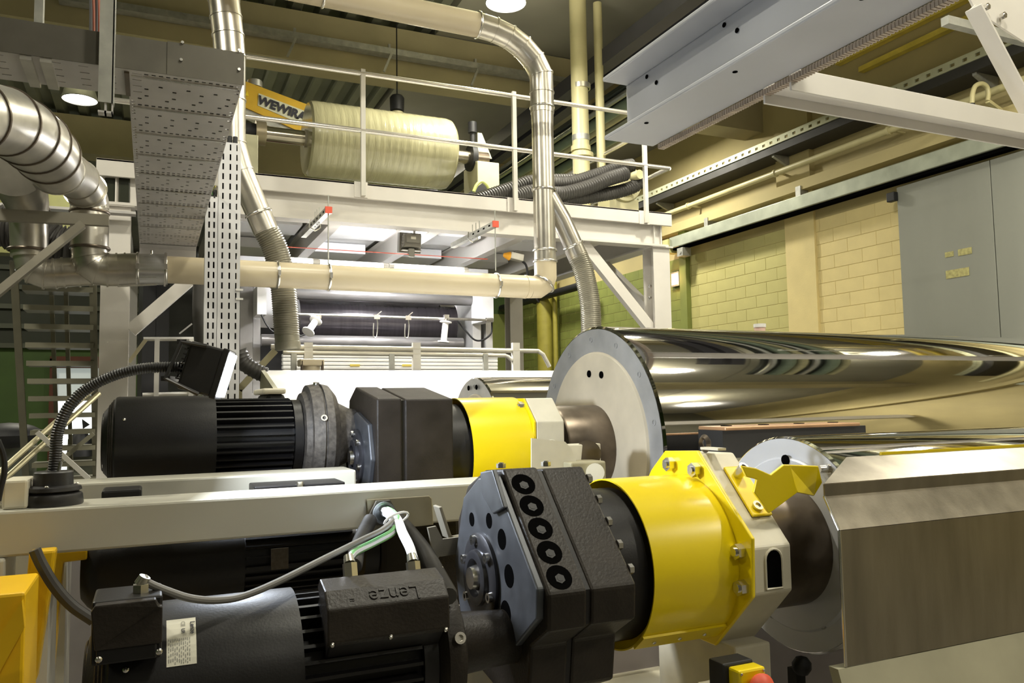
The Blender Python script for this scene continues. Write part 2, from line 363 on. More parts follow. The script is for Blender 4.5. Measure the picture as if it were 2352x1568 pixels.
# dark trunking and conduits under the flat ceiling
for i, x0 in enumerate((4.98, 5.25)):
    tag(MB().box(x0, x0+.175, 2, 19.5, 6.30, 6.5).build('ceiling_trunking', TEAL, sm=0), 'dark straight trunking under the ceiling, %s of the pair' % ('left' if i == 0 else 'right'), 'trunking', 'dark ceiling trunkings')
CONDM = [mat('conduit_steel', (.6, .62, .6), .3, .8), mat('conduit_green', (.28, .36, .28), .5, .2), mat('conduit_cream', (.6, .58, .36), .4)]
nm = ['thin steel', 'greenish', 'pale cream', 'steel', 'dull green', 'slim pale']
pos = ['nearest the trunking', 'second from the trunking', 'third from the trunking', 'fourth from the trunking', 'fifth from the trunking', 'farthest from the trunking']
for i, (x0, rr) in enumerate(((5.86, .045), (6.04, .08), (6.25, .06), (6.45, .045), (6.65, .08), (6.87, .05))):
    tag(MB().cyl((x0, 1, 6.44-rr), (x0, 19.5, 6.44-rr), rr, n=12).build('ceiling_conduit', CONDM[(0, 1, 2)[i % 3]]),
        '%s conduit along the ceiling, %s' % (nm[i], pos[i]), 'pipe', 'ceiling conduits')
tag(MB().box(5.78, 6.98, 1, 19.5, 6.44, 6.5).build('conduit_tray', mat('conduit_tray_dark', (.04, .05, .045), .6), sm=0), 'dark tray carrying the row of ceiling conduits', 'cable tray')

# high-bay lamps
def highbay(x, y, z, label, k=1):
    t = thing('high_bay_lamp', label, 'lamp', (x, y, z), 'round high-bay lamps')
    MB().lathe((x, y, z), (0, 0, 1), [(0, .205), (.01, .215), (.16, .17), (.26, .09), (.28, .0)], 28).lathe((x, y, z), (0, 0, 1), [(0.0, .205), (.02, .195)], 28).build('shade', mat('lamp_shade_alu', (.5, .5, .48), .4, .7), t)
    MB().lathe((x, y, z+.015), (0, 0, 1), [(0, 0), (.0, .196)], 28).build('diffuser', LAMPE, t)
    MB().cyl((x, y, z+.26), (x, y, z+.42), .075).cyl((x, y, z+.42), (x, y, 7.15 if x > 3.42 else 7.21), .012, n=8).build('ballast', GALVD, t)
    light('ceiling_fill_light', 'AREA', (x, y, z+.44), (0, 0, 1), LAMP_W*.5*k**.5, (1, .93, .70), .3, parent=t)  # added upward light above the shade, brightens ceiling and upper walls
    light('high_bay_light', 'AREA', (x, y, z-.02), (0, 0, -1), LAMP_W*k, (1, .95, .80), .38, parent=t)
where = ['above the bend of the silver duct', 'seen small under the near cable tray', 'above the tall beige pipes, at the top edge', 'over the aisle by the right wall behind the gallery', 'over the aisle by the sliding door',
         'over the drive motors', 'over the far ends of the chill rolls', 'over the left aisle', 'far left behind the camera side', 'behind the camera, near the middle', 'behind the camera, right side',
         'left of the stair', 'behind the gallery, middle bay', 'behind the gallery near the right wall', 'behind the stair, last bay', 'above the white trough and the far motor']
for (x, y), wv, k in zip(HALL_LAMPS, where, LAMP_K): highbay(x, y, 6.185 if y == 11.5 else 6.27 if y < 11 or x < 0 else 6.72 if y < 12 else 6.5, 'round high-bay ceiling lamp '+wv, k)

# small square lamp on the right wall beside the gallery column
t = thing('wall_lamp', 'small glowing square lamp on the right wall beside the gallery column', 'lamp', at(1551, 655, X=8.9))
p0 = at(1543, 630, X=8.93); p1 = at(1557, 652, X=8.93)
MB().box(8.93, 9.0, p1.y-.03, p0.y+.03, p1.z-.03, p0.z+.03).build('housing', GALVD, t, sm=0)
MB().box(8.92, 8.935, p1.y, p0.y, p1.z, p0.z).build('lens', mat('amber_glow', (1, .8, .5), .5, var=0, emit=(1, .72, .4), es=3), t, sm=0)
light('wall_lamp_light', 'POINT', (8.8, (p0.y+p1.y)/2, p0.z-.1), (0, 0, -1), 4, (1, .55, .25), .08, parent=t)

# ------------------------------------------------------------------ crane runway beam, crossbeam and brace at the top right
def ibeam(mb, c0, c1, w, h, tf, tw, up):
    c0, c1, up = V(c0), V(c1), V(up).normalized(); d = (c1-c0); side = d.cross(up).normalized()
    for s in (-1, 1): mb.obox((c0+c1)/2+up*s*(h-tf)/2, d/2, side*w/2, up*tf/2)
    mb.obox((c0+c1)/2, d/2, side*tw/2, up*(h/2-tf)); return mb
t = thing('crane_runway_beam', 'big white I-beam slanting in from the top right, its cut end towards the gallery', 'beam', (2.26, 0, 3.54))
PURPW = mat('runway_beam_paint', (.42, .43, .46), .4, var=.08, vs=2)
ibeam(MB(), (2.26, 3.5, 3.705), (2.26, -5.9, 3.705), .30, .33, .022, .016, (0, 0, 1)).build('beam_profile', PURPW, t, sm=0, bevel=.006)
HOLE = mesh_of(MB().cyl((0, 0, 0), (0, 0, .003), .011, n=12), DARK)
for y in (3.2, 2.55, 1.9): inst('bolt_hole', HOLE, (2.17, y, 3.5375), t); 
for y in (3.3, 2.7, 2.15): inst('bolt_hole', HOLE, (2.249, y, 3.82), t, aim((-1, 0, 0))); inst('bolt_hole', HOLE, (2.249, y-.08, 3.76), t, aim((-1, 0, 0)))
tr = thing('cable_track', 'ribbed reddish cable track along the lower edge of the big white I-beam', 'cable track', (2.43, 0, 3.5))
rb = MB(); y = 3.45
rb.box(2.415, 2.445, -1.5, 3.46, 3.518, 3.54)
while y > -1.4: rb.box(2.412, 2.450, y, y+.008, 3.516, 3.541); y -= .016
tag(rb.build('ribs', mat('copper_brown', (.42, .35, .28), .5, .2), tr, sm=0), None, None, kind='stuff')
t = thing('white_crossbeam', 'white H-beam crossing under the big I-beam towards the right edge', 'beam', (4.2, 2.58, 3.44))
ibeam(MB(), (2.42, 2.585, 3.53), (7.5, 2.585, 3.53), .10, .17, .012, .008, (0, 1, 0)).build('beam_profile', WHITE, t, sm=0, bevel=.003)
t = thing('diagonal_brace', 'white diagonal angle brace with gusset plate at the top right corner', 'brace', (3.9, 2.6, 3.6))
a, b = at(2236, 18, Y=2.55), at(2375, 280, Y=2.55)
MB().bar(a, b, .012, .085, (0, 1, 0)).bar(a+V((.035, .04, .02)), b+V((.035, .04, .02)), .085, .012, (0, 1, 0)).build('angle_profile', WHITE, t, sm=0)
g = [at(*q, Y=2.62) for q in ((2200, -60), (2240, 20), (2290, 55), (2352, 95), (2420, 110), (2420, -60))]
MB().prism(g, (0, .012, 0)).build('gusset_plate', WHITE, t, sm=0)
for q in ((2262, 18), (2300, 38)): inst('bolt', BOLTB, at(*q, Y=2.61), t, aim((0, -1, 0)))
tt = thing('perforated_channel', 'thin perforated strut channel behind the diagonal brace, top right corner', 'channel', at(2330, 95, Y=2.75))
a, b = at(2170, 48, Y=3.1), at(2420, 110, Y=3.1)
MB().bar(a, b, .05, .05, (0, 0, 1)).build('strut', GALVD, tt, sm=0)
tag(MB().box(HX0+.1, HX1-.1, -2.6, -2.35, 3.9, 4.2).build('gantry_beam', WHITE, sm=0), 'white gantry beam across the hall behind the camera', 'beam')
tag(MB().box(-2.5, 3.4, -1.75, -1.55, 2.95, 3.12).box(3.4, 3.6, -5.9, -1.55, 2.95, 3.12).box(-2.5, -2.3, -1.75, -1.55, 0, 2.95).box(3.4, 3.6, -1.75, -1.55, 0, 2.95).build('reflection_beam', WHITE, sm=0), 'unseen white beam on two legs, added behind the camera for the roll reflection', 'beam')  # unseen beam added so the large roll mirrors a white strip

# service pipes on the right wall behind the gallery
p0 = at(1252, 760, X=8.75)
t = thing('wall_downpipe', 'thick olive downpipe on the lime wall left of the large roll', 'pipe', (8.75, p0.y, 0))
MB().cyl((8.75, p0.y, 0), (8.75, p0.y, 5.2), .20, n=20).build('pipe_run', mat('olive_pipe', (.34, .30, .05), .5), t)
MB().cyl((8.8, p0.y-.45, 0), (8.8, p0.y-.45, 5.2), .06, n=12).build('side_pipe', mat('olive_pipe', (.3, .3, .1)), t)
p1 = at(1250, 680, X=8.6)
t = thing('dark_wall_pipe', 'dark horizontal pipe on the lime wall below the cream elbow', 'pipe', (8.6, p1.y, p1.z-.1))
MB().cyl((8.6, p1.y-2.0, p1.z), (8.6, 19.8, p1.z), .09, n=12).build('pipe_run', RUBBER, t)
MB().lathe((8.6, p1.y+.2, p1.z), (0, 1, 0), [(0, .09), (0, .14), (.3, .14), (.3, .09)], 12).build('coupling', RUBBER, t)
for y in (p1.y-1.5, 18): MB().box(8.6, 9.0, y, y+.06, p1.z-.03, p1.z+.03).build('pipe_clip', RUBBER, t, sm=0)

# ================================================================== GALLERY (steel platform with columns)
GY = 7.0
g = thing('steel_gallery', 'white steel gallery with deep front beam, columns and knee braces carrying the film roll', 'platform', (2.3, 9, 0))
MB().box(-.42, 5.0, 6.955, 6.985, 4.03, 4.168).box(-.42, 5.0, 6.955, 7.12, 4.15, 4.168).build('fascia', WHITE, g, sm=0, bevel=.003)
MB().box(-.42, 4.92, 7.03, 7.045, 3.83, 4.15).box(-.42, 4.92, 6.965, 7.12, 3.808, 3.83).build('front_beam', WHITE, g, sm=0)
MB().box(4.80, 4.815, 7.0, 7.05, 3.83, 4.03).build('end_plate', WHITE, g, sm=0)
ibeam(MB(), (4.89, 7.0, 3.99), (4.89, 11, 3.99), .18, .34, .018, .012, (0, 0, 1)).build('side_beam', WHITE, g, sm=0)
ibeam(MB(), (-.28, 7.0, 3.99), (-.28, 11, 3.99), .18, .34, .018, .012, (0, 0, 1)).build('side_beam', WHITE, g, sm=0)
ibeam(MB(), (-.4, 10.9, 3.99), (5, 10.9, 3.99), .18, .34, .018, .012, (0, 0, 1)).build('rear_beam', WHITE, g, sm=0)
MB().box(-.42, 5.0, 7.12, 11.0, 4.14, 4.165).build('deck_plate', GALVD, g, sm=0)
for x in (.55, 1.5, 2.45, 3.35, 4.2):
    ibeam(MB(), (x, 7.05, 3.96), (x, 10.9, 3.96), .11, .26, .012, .01, (0, 0, 1)).build('joist', WHITE, g, sm=0)
for i, x in enumerate((.62, 1.57, 2.52, 3.42)):
    MB().box(x, x+.78, 7.2, 10.8, 4.10, 4.135).build('ceiling_sheet', PANELW, g, sm=0)
    MB().box(x+.05, x+.72, 8.0, 8.5, 3.98, 4.09).build('light_box', PANELW, g, sm=0)
    MB().box(x+.05, x+.72, 9.3, 9.8, 3.98, 4.09).build('light_box', PANELW, g, sm=0)
for x in (4.885, -.272):
    for y in (7.1, 10.8):
        ibeam(MB(), (x, y, 0), (x, y, 3.80), .205, .20, .016, .012, (0, 1, 0)).box(x-.13, x+.13, y-.13, y+.13, 3.80, 3.815).box(x-.14, x+.14, y-.14, y+.14, 0, .02).build('column', WHITE, g, sm=0)
for q in ((1495, 657), (1495, 684)): inst('bolt', BOLTB, at(*q, X=4.782), g, aim((-1, 0, 0)))
MB().bar((4.86, 7.08, 2.85), (3.98, 7.08, 3.80), .11, .08, (0, 1, 0)).build('knee_brace', WHITE, g, sm=0)
MB().bar((4.86, 7.25, 3.2), (4.86, 8.1, 3.80), .08, .08, (1, 0, 0)).build('knee_brace', WHITE, g, sm=0)
a, b = at(300, 760, Y=7.05), at(425, 652, Y=7.05)
MB().bar(a, b+(b-a)*.9, .10, .09, (0, 1, 0)).build('knee_brace', WHITE, g, sm=0)
def cap_z(u, v): return at(u, v, Y=6.95).z
RAILW = mat('railing_grey_paint', (.62, .60, .54), .35, .2, var=.06)
for u, yt, yb in ((834, 160, 450), (1184, 212, 484), (1485, 262, 512)):
    a, b = at(u, yt, Y=6.93), at(u, yb, Y=6.93)
    MB().box(b.x-.02, b.x+.02, 6.91, 6.945, b.z, a.z).build('railing_post', RAILW, g, sm=0)
    MB().box(b.x-.075, b.x+.045, 6.945, 6.955, b.z-.01, b.z+.13).build('post_plate', WHITE, g, sm=0)
for (a, b) in (((560, 129), (1176, 220)), ((548, 265), (1174, 342))):
    p0, p1 = at(*a, Y=6.93), at(*b, Y=6.93); dd = (p1-p0)/(p1.x-p0.x)
    e = p0+dd*(4.97-p0.x); s0 = p0+dd*(-.4-p0.x)
    MB().cyl(s0, e, .022, n=14).build('railing_bar', mat('railing_tube', (.75, .72, .66), .22, .75, var=.04), g)
    MB().cyl(e, e+V((0, 3.8, 0)), .022, n=12).build('railing_bar', mat('railing_tube', (.7, .7, .7)), g)

# fluorescent tubes under the front edge
for i, (u0, u1, v0, v1, w) in enumerate(((664, 718, 597, 601, 'left'), (735, 880, 602, 611, 'middle'), (905, 1065, 611, 622, 'right'))):
    a, b = at(u0, v0, Y=7.35), at(u1, v1, Y=7.35)
    t = thing('tube_lamp', 'slim glowing tube lamp under the gallery front beam, %s of three' % w, 'lamp', (a+b)/2, 'tube lamps under the gallery')
    MB().cyl(a, b, .017, n=10).build('tube', TUBEE, t)
    for p, s in ((a, -1), (b, 1)): MB().cyl(p, p+(b-a).normalized()*s*.05, .024, n=10).build('end_cap', WPLAST, t)
    MB().box(a.x-.05, b.x+.05, 7.37, 7.41, min(a.z, b.z)-.01, max(a.z, b.z)+.03).build('holder', WHITE, t, sm=0)
    light('tube_light', 'AREA', (a+b)/2+V((0, .0, -.03)), (0, -.35, -1), TUBE_W*(b-a).length, (1, .98, .95), (b-a).length, .05, parent=t)

# flood lamp seen from behind
fc = at(944, 558, Y=7.2); t = thing('flood_lamp', 'grey ribbed flood lamp seen from behind under the gallery beam', 'lamp', fc)
FLG = mat('flood_housing_grey', (.20, .19, .16), .5, .3, var=.1)
MB().obox(fc+V((0, .06, .01)), (.105, 0, 0), (0, .035, .006), (0, -.012, .095)).build('front_frame', FLG, t, sm=0, bevel=.004)
fh = MB().obox(fc+V((0, -.01, .02)), (.085, 0, 0), (0, .05, .01), (0, -.01, .06)).build('housing', FLG, t, sm=0, bevel=.012)
for k in range(6): MB().box(fc.x-.09, fc.x+.09, fc.y-.03, fc.y+.04, fc.z-.075+k*.028, fc.z-.069+k*.028).build('cooling_rib', FLG, fh, sm=0)
MB().obox(fc+V((0, -.065, .03)), (.07, 0, 0), (0, .02, 0), (0, 0, .04)).build('ballast_box', FLG, t, sm=0, bevel=.006)
MB().box(fc.x-.025, fc.x+.022, fc.y-.087, fc.y-.084, fc.z+.02, fc.z+.045).build('rating_label', LABELW, t, sm=0)
MB().box(fc.x-.04, fc.x+.02, fc.y-.06, fc.y-.02, fc.z-.14, fc.z-.06).build('cable_entry', FLG, t, sm=0, bevel=.01)
MB().bar(fc+V((.03, 0, .09)), fc+V((.03, 0, .25)), .03, .02).build('bracket', GALV, t, sm=0)
MB().obox(fc+V((0, .10, .012)), (.09, 0, 0), (0, .003, 0), (0, 0, .08)).build('glass', LEDE, t, sm=0)
light('flood_light', 'SPOT', fc+V((0, .12, 0)), (.05, 1, -.12), FLOOD_W, (1, .99, 1), .09, spot=150, parent=t)

# suspended channels with red caps that carry the pipe
for i, (ua, va, ub, vb, w) in enumerate(((703, 522, 754, 483, 'left, above the flexible duct'), (1061, 548, 1137, 515, 'right, near the silver downpipe'))):
    a, b = at(ua, va, Y=6.96), at(ub, vb, Y=6.12)
    a = V((b.x-.02, 7.1, b.z))
    t = thing('strut_channel', 'perforated strut channel with red end cap under the gallery beam, '+w, 'channel', (a+b)/2, 'strut channels with red caps')
    MB().bar(a, b, .045, .045, (0, 0, 1)).build('channel', GALVD, t, sm=0)
    MB().bar(b, b+(b-a).normalized()*.02, .052, .052, (0, 0, 1)).build('end_cap', RED, t, sm=0)
    for k in range(5): inst('slot', mesh_of(MB().box(-.024, .024, -.018, .018, -.007, .007), DARK, 0), a.lerp(b, .45+k*.12), t)
    dn = at(ub+1, 605+i*17, Y=6.12)
    MB().cyl(b+V((0, 0, .12)), (b.x, 6.12, dn.z), .005, n=8).build('threaded_rod', GALVD, t)
    for k, dy in enumerate((.5, .58, .66)): MB().cyl(a.lerp(b, dy)+V((0, 0, -.03)), a.lerp(b, dy)+V((0, 0, .10)), .004, n=6).build('threaded_rod', GALVD, t)
    c = a.lerp(b, .5); MB().tube([c+V((-.04, 0, .03)), c+V((-.045, 0, -.03)), c+V((0, 0, -.06)), c+V((.045, 0, -.03)), c+V((.04, 0, .03))], .006, 6).build('clip', STEELB, t)

# red trip wire and pull switch
a, b = at(660, 567, Y=7.15), at(1120, 595, Y=7.15)
tag(MB().cyl(a, b, .004, n=6).build('trip_wire', RED), 'thin red trip wire stretched under the gallery', 'wire')
t = thing('pull_switch', 'grey pull switch with orange nose under the right end of the gallery', 'switch', at(1185, 592, Y=7.2))
c = at(1185, 590, Y=7.2); MB().obox(c, (.07, 0, -.012), (0, .04, 0), (.006, 0, .035)).build('body', GALV, t, sm=0, bevel=.006)
MB().cyl(c+V((-.07, 0, .005)), c+V((-.13, 0, .012)), .045, .02, n=12).build('nose', ORANGE, t)
MB().tube(spline([c+V((.06, 0, -.03)), c+V((.11, 0, -.08)), c+V((.13, 0, -.2)), c+V((.14, 0, -.4))]), .012, 8).build('cable', RUBBER, t)

# ------------------------------------------------------------------ film roll on the gallery
FY = 8.2; fa, fb = at(703, 322, Y=FY), at(1030, 345, Y=FY); fr = .385; fz = (fa.z+fb.z)/2-.02
t = thing('film_roll', 'large plastic-wrapped film roll lying on its shaft on the gallery', 'film roll', (fa.x+1, FY, fz-fr))
prof = [(0, .08), (0, fr*.93), (.02, fr*.985), (.06, fr)]
L = fb.x-fa.x
prof += [(x, fr*(1+.004*sin(x*90))) for x in [i*.02 for i in range(4, int((L-.1)/.02))]] + [(L-.08, fr), (L-.03, fr*.97), (L, fr*.88), (L, .08)]
MB().lathe((fa.x, FY, fz), (1, 0, 0), prof, 40).build('wrapped_film', FILM, t)
MB().cyl((fa.x-.02, FY, fz), (fb.x+.02, FY, fz), .09).build('core', mat('card_core', (.3, .27, .2), .7), t)
t = thing('unwind_shaft', 'polished steel shaft with clamping collars through the film roll', 'shaft', (fa.x, FY, fz-.1))
MB().cyl((fa.x-.42, FY, fz), (fa.x-.02, FY, fz), .078).build('shaft_end', mat('shaft_steel', (.6, .55, .45), .2, 1), t)
MB().cyl((fb.x+.02, FY, fz), (fb.x+.34, FY, fz), .075).build('shaft_end', mat('shaft_steel', (.6, .55, .45), .2, 1), t)
MB().cyl((fa.x-.50, FY, fz), (fa.x-.40, FY, fz), .12).build('collar', mat('brass_grey', (.35, .3, .2), .4, .7), t)
MB().cyl((fb.x+.24, FY, fz), (fb.x+.30, FY, fz), .15).build('collar', RUBBER, t)
MB().cyl((fa.x-.75, FY, fz), (fa.x-.5, FY, fz), .09).build('coupling', RUBBER, t)
MB().cyl((fb.x+.30, FY, fz), (fb.x+.46, FY, fz), .08).build('journal', DKSTEEL, t)
STANDM = mat('stand_beige', (.50, .48, .32), .5)
for s, w in ((-1, 'left'), (1, 'right')):
    x = fa.x-.62 if s < 0 else fb.x+.40
    t = thing('unwind_stand', 'beige bearing stand with black drive parts at the %s end of the film roll' % w, 'stand', (x, FY, 4.168))
    MB().box(x-.13, x+.13, FY-.18, FY+.25, 4.168, fz-.08).build('pedestal', STANDM, t, sm=0, bevel=.008)
    MB().box(x-.13, x+.13, FY-.13, FY+.13, fz-.09, fz-.079).build('saddle', STANDM, t, sm=0)
    if s < 0:
        MB().box(x-.36, x-.14, FY-.22, FY+.2, 4.168, fz+.22).build('drive_cabinet', RUBBER, t, sm=0, bevel=.01)
        MB().box(x-.30, x-.20, FY-.235, FY-.22, fz+.05, fz+.15).build('red_switch', RED, t, sm=0)
        MB().box(x-.42, x-.37, FY-.22, FY, fz-.02, fz+.14).build('yellow_guard', YEL, t, sm=0)
    else:
        MB().cyl((x-.12, FY-.02, fz), (x-.12, FY-.02, fz+.36), .03).cyl((x-.12, FY-.02, fz+.28), (x-.12, FY-.02, fz+.40), .05).build('valve', RUBBER, t)
        MB().prism([(x-.05, FY, fz+.02), (x+.12, FY, fz+.02), (x+.0, FY, fz+.3), (x-.05, FY, fz+.3)], (0, .02, 0)).build('gusset', STANDM, t, sm=0)
        MB().bar((x-.20, FY-.1, 4.2), (x-.62, FY-.1, 3.98+.2), .02, .16, (0, 1, 0)).build('dark_tray', RUBBER, t, sm=0)
        MB().bar((x-.06, FY-.2, 4.55), (x-.45, FY-.2, 4.25), .10, .12, (0, 1, 0)).build('dark_chute', RUBBER, t, sm=0)
tag(MB().box(fa.x-.45, fa.x+.35, FY+.5, FY+.9, 4.168, 4.34).build('red_box', mat('oxide_red', (.16, .05, .04), .6), sm=0, bevel=.01), 'dark red box on the gallery floor behind the film roll', 'box')
tag(MB().box(fa.x-.02, fb.x+.2, FY+.35, FY+.45, 4.168, 4.40).build('toe_board', STANDM, sm=0), 'low beige board on the gallery floor behind the film roll', 'board')

# yellow jib crane
cpts = [at(*q, Y=8.9) for q in ((535, 178), (565, 187), (720, 245), (720, 316), (555, 243), (520, 228))]
t = thing('jib_crane', 'yellow jib crane arm with black lettering sloping behind the film roll', 'crane', cpts[4])
MB().prism(cpts, (0, .16, 0)).build('jib_arm', CRANEY, t, sm=0)
lo = [at(*q, Y=8.92) for q in ((520, 228), (555, 243), (720, 316), (720, 334), (555, 262), (515, 246))]
MB().prism(lo, (0, .1, 0)).build('lower_flange', GALVD, t, sm=0)
st = [at(*q, Y=8.895) for q in ((594, 214), (704, 256), (700, 288), (592, 242))]
MB().prism(st, (0, .004, 0)).build('sign_plate', mat('sign_cream', (.6, .6, .45), .5), t, sm=0)
xd = (st[1]-st[0]).normalized(); xd = V((xd.x, 0, xd.z)).normalized(); yd = V((-xd.z, 0, xd.x))
text('lettering', 'WEWIRA', .128, (st[0]+st[1]+st[2]+st[3])/4+V((0, -.008, 0)), xd, yd, .001, INK, t, bold=.006)
tri = [at(*q, Y=8.893) for q in ((562, 219), (572, 221), (568, 208))]
MB().prism(tri, (0, .003, 0)).build('warning_triangle', mat('warning_yellow', (.8, .6, .02), .5), t, sm=0)
MB().cyl(cpts[1]+V((.1, .08, -.02)), cpts[1]+V((.1, .08, .05)), .08, n=12).build('pulley', GALVD, t)
MB().box(cpts[0].x-.2, cpts[0].x, 8.85, 9.1, 4.165, cpts[0].z+.1).build('mast', CRANEY, t, sm=0)

# black siren on a beam stub
sc = at(912, 240, Y=9.4); t = thing('hanging_siren', 'small black lamp-shaped siren hanging behind the film roll', 'siren', sc)
MB().lathe(sc, (0, 0, 1), [(-.10, .05), (-.08, .085), (.08, .09), (.11, .07), (.12, 0)], 16).build('body', RUBBER, t)
MB().cyl(sc+V((0, 0, -.19)), sc+V((0, 0, -.10)), .075).build('neck', BEIGEP, t)
MB().cyl(sc+V((0, 0, .11)), (sc.x, sc.y, 7.26), .008, n=6).build('wire', RUBBER, t)

# tall pipes and tank on the gallery
py = 8.3
pa = at(1334, 330, Y=py); p2 = at(1380, 330, Y=py)
t = thing('tall_beige_pipe', 'thick beige vertical pipe rising from the gallery beside the silver duct', 'pipe', (pa.x, py, 4.168))
MB().cyl((pa.x, py, 4.168), (pa.x, py, 7.1), .102).build('pipe_run', BEIGEP, t)
for v in (200, 342): MB().lathe(at(1334, v, Y=py)-V((0, 0, .03)), (0, 0, 1), [(0, .10), (0, .118), (.06, .118), (.06, .10)], 24).build('collar', BEIGEP if v > 300 else GALV, t)
MB().lathe(at(1334, 315, Y=py)-V((0, 0, .05)), (0, 0, 1), [(0, .10), (0, .106), (.07, .106), (.07, .10)], 24).build('tape_band', GALVD, t)
MB().lathe(at(1337, 353, Y=py)-V((0, 0, .05)), (0, 0, 1), [(0, .10), (0, .135), (.05, .135), (.05, .10)], 24).build('flange', BEIGEP, t)
t = thing('slim_beige_pipe', 'slim beige vertical pipe beside the thick one on the gallery', 'pipe', (p2.x, py, 4.168))
MB().cyl((p2.x, py, 4.45), (p2.x, py, 7.1), .054).build('pipe_run', BEIGEP, t)
MB().lathe((p2.x, py, 4.40), (0, 0, 1), [(0, .054), (0, .07), (.08, .07), (.08, .054)], 20).build('socket', BEIGEP, t)
tc = at(1412, 428, Y=8.2); t = thing('fan_housing', 'beige round fan housing on the gallery behind the dark hoses', 'fan', (tc.x, 8.2, 4.168))
MB().lathe((tc.x, 7.95, tc.z), (0, 1, 0), [(0, 0), (0, .17), (.02, .19), (.02, .23), (.05, .245), (.30, .245), (.33, .23), (.33, 0)], 36).build('drum', BEIGEP, t)
for k in range(6): MB().bar(V((tc.x, 7.94, tc.z))+V((cos(k*pi/3), 0, sin(k*pi/3)))*.06, V((tc.x, 7.94, tc.z))+V((cos(k*pi/3), 0, sin(k*pi/3)))*.21, .012, .012, (0, 1, 0)).build('guard_bar', BEIGEP, t, sm=0)
MB().box(tc.x-.2, tc.x+.2, 8.0, 8.25, 4.168, tc.z-.2).build('foot', BEIGEP, t, sm=0)
tag(MB().box(4.2, 4.26, 8.6, 8.64, 4.168, 4.95).build('drain_pipe', mat('brown_pipe', (.3, .2, .1), .5), sm=0, bevel=.01), 'short brown upright pipe behind the beige fan housing', 'pipe')

# corrugated hoses laid over the railing
hoses = (([(1090, 462), (1180, 432), (1225, 418), (1300, 422), (1380, 400), (1425, 385), (1452, 380)], 7.55, .075, 'uppermost hose curling up to the right'),
         ([(1180, 452), (1230, 440), (1290, 445), (1350, 430), (1400, 410), (1440, 398)], 7.42, .075, 'second hose from the top'),
         ([(1200, 470), (1280, 462), (1350, 452), (1420, 440), (1462, 425), (1468, 410)], 7.50, .07, 'lowest hose ending at the pale disc'),
         ([(1160, 440), (1240, 415), (1330, 412), (1400, 412)], 7.70, .06, 'rear hose lying against the beige fan'))
for i, (pp, yy, rr, w) in enumerate(hoses):
    tag(ribbed([V((q.x, q.y, max(q.z, 4.172+rr*1.08))) for q in [at(u, v, Y=yy+.02*math.sin(k)) for k, (u, v) in enumerate(pp)]], rr, .030).build('corrugated_hose', HOSE, origin=at(*pp[2], Y=yy)), 'black corrugated hose on the gallery, '+w, 'hose', 'corrugated hoses on the gallery')
dc = at(1470, 400, Y=7.38); tag(MB().cyl(dc, dc+V((-.02, .12, 0)), .052).build('hose_cap', BEIGEP), 'pale round cap at the hose ends beside the right railing post', 'cap')
MBt = spline([at(*q, Y=7.6) for q in ((1088, 440), (1095, 425), (1106, 417), (1118, 425), (1125, 440))], 6)
tag(MB().tube(MBt, .018, 8).build('cable_loop', mat('lime_cable', (.55, .6, .2), .5)), 'pale green cable loop on the gallery edge left of the hoses', 'cable')

# ------------------------------------------------------------------ unit under the gallery (rollers, rod, spools)
UY = 8.3
u = thing('winding_unit', 'winding unit with white brackets and dark rollers under the gallery', 'machine', (2.4, UY, 0))
fl0, fl1 = at(552, 700, Y=UY).x, at(612, 700, Y=UY).x; fr0, fr1 = at(1085, 720, Y=UY).x, at(1138, 720, Y=UY).x
zt = at(600, 640, Y=UY).z
MB().box(fl0, fl0+.12, UY, UY+.5, 0, zt).box(fl1-.12, fl1-.05, UY+.05, UY+.4, 0, zt).build('left_frame', mat('unit_grey', (.30, .29, .28), .45, .3), u, sm=0)
MB().box(fr0, fr0+.10, UY, UY+.5, 0, zt).box(fr0+.16, fr0+.24, UY, UY+.5, 0, zt).build('right_frame', mat('unit_light', (.55, .54, .52), .4, .3), u, sm=0)
for k in range(5):
    z = 2.0+k*.22; MB().box(fl0+.13, fl1-.14, UY+.05, UY+.15, z, z+.12).build('side_block', WPLAST if k % 2 else GALVD, u, sm=0, bevel=.01)
for (ua, ub, va, vb) in ((591, 612, 655, 722), (1108, 1134, 672, 738)):
    a, b = at(ua, va, Y=UY-.35), at(ub, vb, Y=UY-.35)
    MB().prism([(a.x, UY-.35, b.z), (b.x, UY-.35, b.z), (b.x, UY-.35, a.z-.05), (b.x-.03, UY-.35, a.z), (a.x, UY-.35, a.z)], (0, .33, 0)).build('bracket', PANELW, u, sm=0)
DROLL = mat('dark_film_surface', (.045, .040, .045), .22, .5, var=.3, vs=4, stretch=(8, .3, .3))
GROLL = mat('grey_roller', (.26, .25, .25), .3, .6, var=.1)
def roller(ua, va, ub, vb, rp, mm, nm, yy=UY):
    a, b = at(ua, va, Y=yy), at(ub, vb, Y=yy); zz = (a.z+b.z)/2; rr = rp/FPX*8.3
    MB().cyl((a.x, yy, zz), (b.x, yy, zz), rr, n=32).build(nm, mm, u)
roller(675, 676, 1098, 686, 15, GROLL, 'top_roller'); roller(682, 738, 1036, 742, 52, DROLL, 'web_roller', UY+.25)
roller(600, 783, 1062, 786, 13, GROLL, 'lower_roller', UY-.1); roller(682, 820, 1062, 824, 20, DROLL, 'bottom_roller', UY+.2)
a, b = at(1012, 690, Y=UY+.1), at(1045, 800, Y=UY+.1); MB().box(a.x, b.x, UY+.1, UY+.13, b.z, a.z).build('side_sheet', GALV, u, sm=0)
MB().box(fl0-.3, fr1+.2, UY+.7, UY+.75, .5, zt).build('rear_sheet', mat('unit_dark', (.03, .03, .033), .5), u, sm=0)  # dark sheet closing the back of the unit
